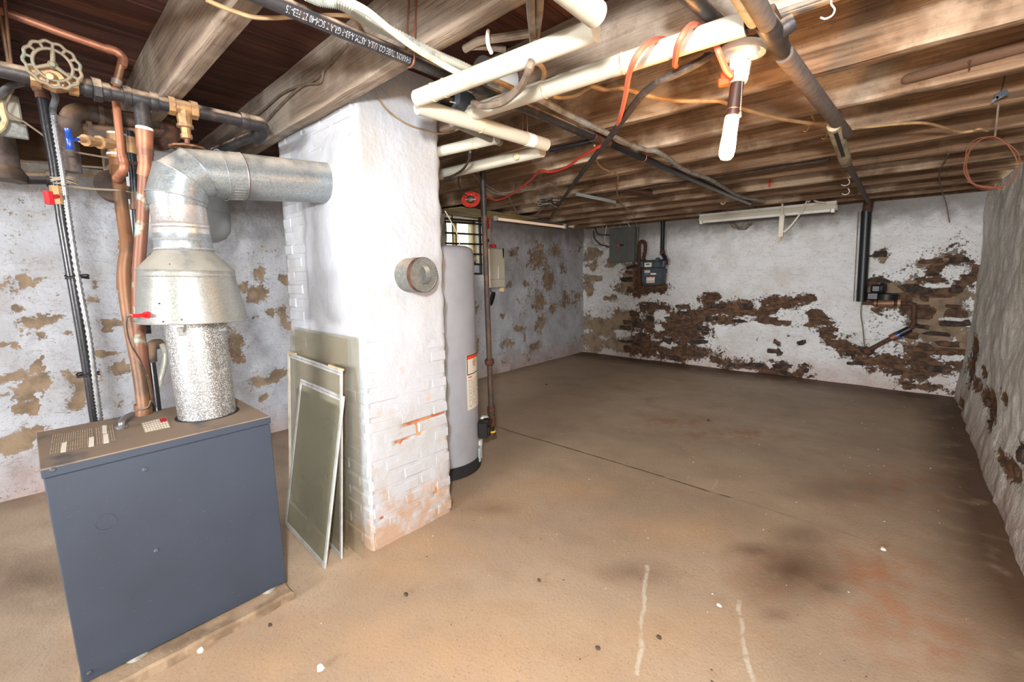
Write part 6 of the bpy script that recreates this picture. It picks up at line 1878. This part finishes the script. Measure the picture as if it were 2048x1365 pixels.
mb = MB(); mb.tube(crom([at(a, b, y=5.89) for a, b in ((1652, 406), (1636, 404), (1628, 400), (1622, 388), (1616, 399), (1618, 404), (1622, 394), (1618, 388), (1614, 400), (1610, 410), (1600, 428), (1585, 448), (1572, 461), (1567, 464))], 4), .009, 7); obj('cord_length', mb, MT['cable_w'], cd_)
wn = thing('wire_tangle', 'tangle of brown wires against far wall below the fluorescent fixture', 'wire', at(1482, 452, y=6.4))
r = random.Random(8)
for k in range(9):
    pts = []
    x0_, w_ = 1462 + r.uniform(-4, 8), r.uniform(24, 44)
    for i in range(7):
        pts.append(at(x0_ + w_ * i / 6, 446 + 12 * math.sin(PI * i / 6) * r.uniform(.6, 1.4) + r.uniform(-2, 2), y=6.425))
    mb = MB(); mb.tube(crom(pts, 4), .004, 5); obj('strand', mb, MT['cable_t'], wn)

bv_ = thing('insulated_drop', 'black foam-insulated vertical pipe at right end of far wall', 'pipe', at(1728, 500, y=6.32))
u, v = at(1733, 422, y=6.32), at(1722.5, 603, y=6.32)
mb = MB(); mb.tube([u, v], pxr(17, u), 18); obj('foam_sleeve', mb, MT['bpaint'], bv_)
mb = MB(); mb.tube([at(1738, 402, y=6.31), at(1734, 424, y=6.32)], .045, 16); obj('elbow', mb, MT['rust'], bv_)
mb = MB(); mb.tube([u + Vector((-.07, 0, 0)), v + Vector((-.068, 0, 0))], .0045, 8); obj('side_wire', mb, MT['cable_t'], bv_)
wm = thing('water_meter', 'brass water meter with black cap and copper pipework on far wall', 'meter', at(1770, 606, y=6.3))
def wp_(pts, r_, nm, m, fil=.05):
    mb = MB(); mb.tube(fillet([at(a, b, y=6.30) for a, b in pts], fil, 4), r_, 12); obj(nm, mb, m, wm)
wp_([(1724, 606), (1760, 607)], .022, 'inlet_pipe', MT['rust']); wp_([(1785, 607), (1828, 607), (1828, 650), (1820, 658)], .022, 'copper_pipe', MT['rust'])
wp_([(1756, 607), (1788, 607)], .045, 'meter_body', MT['copperold']); wp_([(1795, 607), (1801, 607)], .038, 'union_nut', MT['brass']); wp_([(1748, 607), (1753, 607)], .038, 'union_nut', MT['copperold'])
P = at(1773, 596, y=6.27); mb = MB(); mb.lathe(P + Vector((0, 0, -.02)), (0, 0, 1), [(0, .09), (.06, .095), (.07, .085)], 20); obj('register_cap', mb, MT['bpaint'], wm)
P = at(1752, 580, y=6.26); u, v = at(1742, 569, y=6.26), at(1762, 586, y=6.26)
mb = MB(); mb.box((u.x, 6.2, v.z), (v.x, 6.33, u.z), .02); mb.lathe(at(1762, 577, y=6.26), (1, -.2, 0), [(0, .07), (.03, .07), (.04, .05)], 18); mb.box((at(1734, 588, y=6.26).x, 6.21, at(1734, 600, y=6.26).z), (at(1758, 588, y=6.26).x, 6.32, at(1734, 585, y=6.26).z), .012); obj('transmitter', mb, MT['bpaint'], wm, smooth=False)
wp_([(1820, 658), (1796, 670)], .036, 'blue_valve', MT['bpaint']); wp_([(1799, 669), (1795, 671)], .042, 'blue_ring', MT['blue']); wp_([(1796, 670), (1782, 677)], .04, 'brass_union', MT['copperold']); wp_([(1784, 676), (1733, 703)], .024, 'copper_pipe', MT['rust']); wp_([(1740, 700), (1730, 705)], .05, 'wall_collar', MT['rust'])
cable('ground_wire', 'thin brown wire running down far wall below the black insulated pipe', 'wire', [at(a, b, y=6.36) for a, b in ((1723, 606), (1722, 630), (1726, 660), (1728, 685), (1730, 697))], .006, MT['cable_t'])
cable('ceiling_wire', 'thin tan wire hanging from joists onto upper right of far wall', 'wire', [at(a, b, y=yy) for a, b, yy in ((1897, 308, 4.1), (1888, 325, 4.4), (1879, 345, 4.9), (1880, 365, 5.3), (1885, 385, 5.8), (1893, 410, 6.2), (1899, 445, 6.34))], .004, MT['cable_t'])

# ------------------------------------------------------------------ right side under the joists
YCO = 3.05
cw = thing('wire_coil', 'loose loop of bare copper wire hanging near the right wall', 'wire', at(1982, 325, y=YCO))
for k, (rx, ry, ox, oy, a0_, a1_) in enumerate(((53, 52, 0, 0, .5, 6.3), (56, 50, 2, 1, 1.2, 6.0), (54, 53, -2, 2, -.6, 4.6))):
    pts = [at(1982 + ox + rx * math.cos(t) + (6 * math.sin(2 * t + k)), 325 + oy + ry * math.sin(t), y=YCO + .04 * k) for t in np.linspace(a0_ , a1_, 34)]
    mb = MB(); mb.tube(pts, .0024, 6); obj('wire_turn', mb, MT['wire_c'], cw)
mb = MB(); mb.tube(crom([at(a, b, y=YCO + .02) for a, b in ((1935, 362), (1955, 371), (1980, 374), (1997, 377), (2006, 379))], 4), .0042, 6); obj('wire_end', mb, MT['wire_c'], cw)
mb = MB(); mb.tube([at(1990, 273, y=YCO), Vector((at(1990, 273, y=YCO).x, YCO + .05, 2.12))], .004, 6); obj('hook', mb, MT['cable_t'], cw)
yf = JY[5] - .068 - .02
st = thing('wooden_stick', 'long round wooden stick nailed along the face of a joist, upper right', 'stick', at(1930, 125, y=yf))
u, v = at(1802, 162, y=yf), at(2075, 84, y=yf)
d_ = (v - u).normalized()
mb = MB(); mb.lathe(u, d_, [(0, .006), (.006, .014), (.02, .019), (.08, .021), ((v - u).length, .023)], 16); obj('shaft', mb, MT['stick'], st)
P = at(1939, 125, y=yf - .022); mb = MB(); mb.lathe(P, (0, -1, 0), [(0, .003), (.006, .003), (.007, .006), (.01, .006)], 10); mb.tube([P + Vector((0, -.006, .0)), P + Vector((.002, -.008, -.03))], .003, 6); obj('nail', mb, MT['rust'], st)
tg = thing('metal_tag', 'small dark metal tag hanging on a wire below a joist, upper right', 'tag', at(2003, 188, y=2.98))
mb = MB(); mb.tube([at(2010, 150, y=2.98), at(2003, 182, y=2.98)], .003, 6); obj('wire', mb, MT['cable_b'], tg)
P = at(2003, 189, y=2.98); mb = MB(); mb.obox(P, (.018, 0, .008), (0, .002, 0), (-.006, 0, .012), .001); mb.obox(P + Vector((-.018, 0, -.016)), (.010, 0, .010), (0, .002, 0), (-.004, 0, .004), .001); obj('plate', mb, MT['meter'], tg, smooth=False)
def hook(label, px, py, y, s, m):
    P = at(px, py, y=y)
    t = MB(); t.tube(crom([Vector((P.x, y, ZJ)), P + Vector((0, 0, .01 * s)), P + Vector((.012 * s, 0, -.012 * s)), P + Vector((.006 * s, 0, -.03 * s)), P + Vector((-.014 * s, 0, -.034 * s)), P + Vector((-.03 * s, 0, -.024 * s))], 5), .0032 * s, 7)
    tag(obj('ceiling_hook', t, m, origin=P), label, 'hook')
hook('white-coated ceiling hook screwed into joist at upper right', 1662, 14, JY[3] - .02, .75, MT['tape'])
hook('small metal hook under joist just left of the sleeved pipe, beyond tan sleeve', 1624, 238, JY[5] - .03, .8, MT['brass'])
hook('small pale hook under joists left of the sleeved pipe, nearer one', 1695, 360, JY[9] - .03, 1.3, MT['solder'])
hook('small pale hook under joists left of the sleeved pipe, farther one', 1695, 379, JY[10] - .03, 1.3, MT['solder'])
cable('cord_hook', 'white cord loop hanging under joists above left end of fluorescent fixture', 'cord', [at(a, b, y=5.15) for a, b in ((1451, 399), (1450, 405), (1446, 409), (1442, 406), (1446, 402), (1451, 400))], .007, MT['cable_w'])
rt = thing('red_tag', 'red tag strip hanging below joists with a dark round knot', 'tag', at(1540, 360, y=4.6))
u, v = at(1538, 353, y=4.6), at(1541, 374, y=4.6)
mb = MB(); mb.box((u.x, 4.599, v.z), (v.x, 4.603, u.z)); obj('strip', mb, MT['cord_r'], rt, smooth=False)
P = at(1551, 347, y=4.61); mb = MB(); mb.ball(P, .035, .02, .035, 12, 8); obj('knot', mb, MT['darkwood'], rt)

# ------------------------------------------------------------------ bits on the floor
def chip(name, label, px, py, s, m, cat, seed):
    P = at(px, py, z=.004)
    r = random.Random(seed)
    n = 7
    pts = [P + Vector((s * math.cos(2 * PI * k / n) * r.uniform(.6, 1.2), s * .8 * math.sin(2 * PI * k / n) * r.uniform(.6, 1.2), r.uniform(-.001, .002))) for k in range(n)]
    mb = MB(); mb.quad_strip([pts, [P.lerp(p, .7) + Vector((0, 0, .006 + s * .15)) for p in pts]])
    tag(obj(name, mb, m, origin=P, smooth=False), label, cat)
for i, (px, py, s, m, nm, lb, ct) in enumerate((
        (402, 1302, .014, 'chip', 'paint_chip', 'white paint chip on floor just in front of the boiler pad', 'paint chip'),
        (812, 1191, .014, 'debris', 'dirt_clod', 'dark clod on the open floor in front of the chimney', 'clod'),
        (1078, 1162, .010, 'debris', 'dirt_clod', 'curled dark bit on floor at centre, right of the clod', 'clod'),
        (540, 1252, .010, 'debris', 'dirt_clod', 'gray pebble-like clod on floor near the boiler corner', 'clod'),
        (1766, 1100, .016, 'chip', 'paint_chip', 'white paint chip on floor toward the right wall', 'paint chip'),
        (640, 1338, .018, 'chip', 'paint_chip', 'flat white plaster smear at bottom edge of the floor', 'paint chip'),
        (1438, 1213, .010, 'chip', 'paint_chip', 'small white paint chip between the two white floor scratches', 'paint chip'),
        (1093, 770, .022, 'debris', 'dirt_clod', 'dark clod on the floor near the far left corner', 'clod'),
        (1416, 842, .02, 'debris', 'dirt_clod', 'round dark clod on floor at middle distance', 'clod'),
        (1318, 1276, .012, 'debris', 'dead_leaf', 'small dark leaf fragment on floor right of left white scratch', 'leaf'),
        (1196, 1298, .011, 'debris', 'dead_leaf', 'small dark leaf fragment on floor left of left white scratch', 'leaf'))):
    chip(nm, lb, px, py, s, MT[m], ct, i)
mb = MB(); r = random.Random(12)
for k in range(420):
    x, y = r.uniform(-3.9, .45), r.uniform(.9, 6.3)
    if -2.7 < x < -1.8 and y < 2.2:
        continue
    s = r.uniform(.001, .0032)
    mb.ball((x, y, .001 + s * .4), s * r.uniform(.8, 2.2), s, s * .6, 5, 3)
o = obj('grit', mb, MT['debris'], smooth=False); o['kind'] = 'stuff'; tag(o, 'scattered dark grit over the concrete floor', 'grit')
mb = MB()
for k in range(220):
    x, y = r.uniform(-3.9, .45), r.uniform(.3, 6.3)
    if -2.7 < x < -1.8 and y < 2.2:
        continue
    s = r.uniform(.001, .003)
    mb.ball((x, y, .001 + s * .4), s * r.uniform(.8, 1.8), s, s * .6, 5, 3)
o = obj('plaster_crumbs', mb, MT['chip'], smooth=False); o['kind'] = 'stuff'; tag(o, 'scattered white plaster crumbs over the concrete floor', 'crumbs')
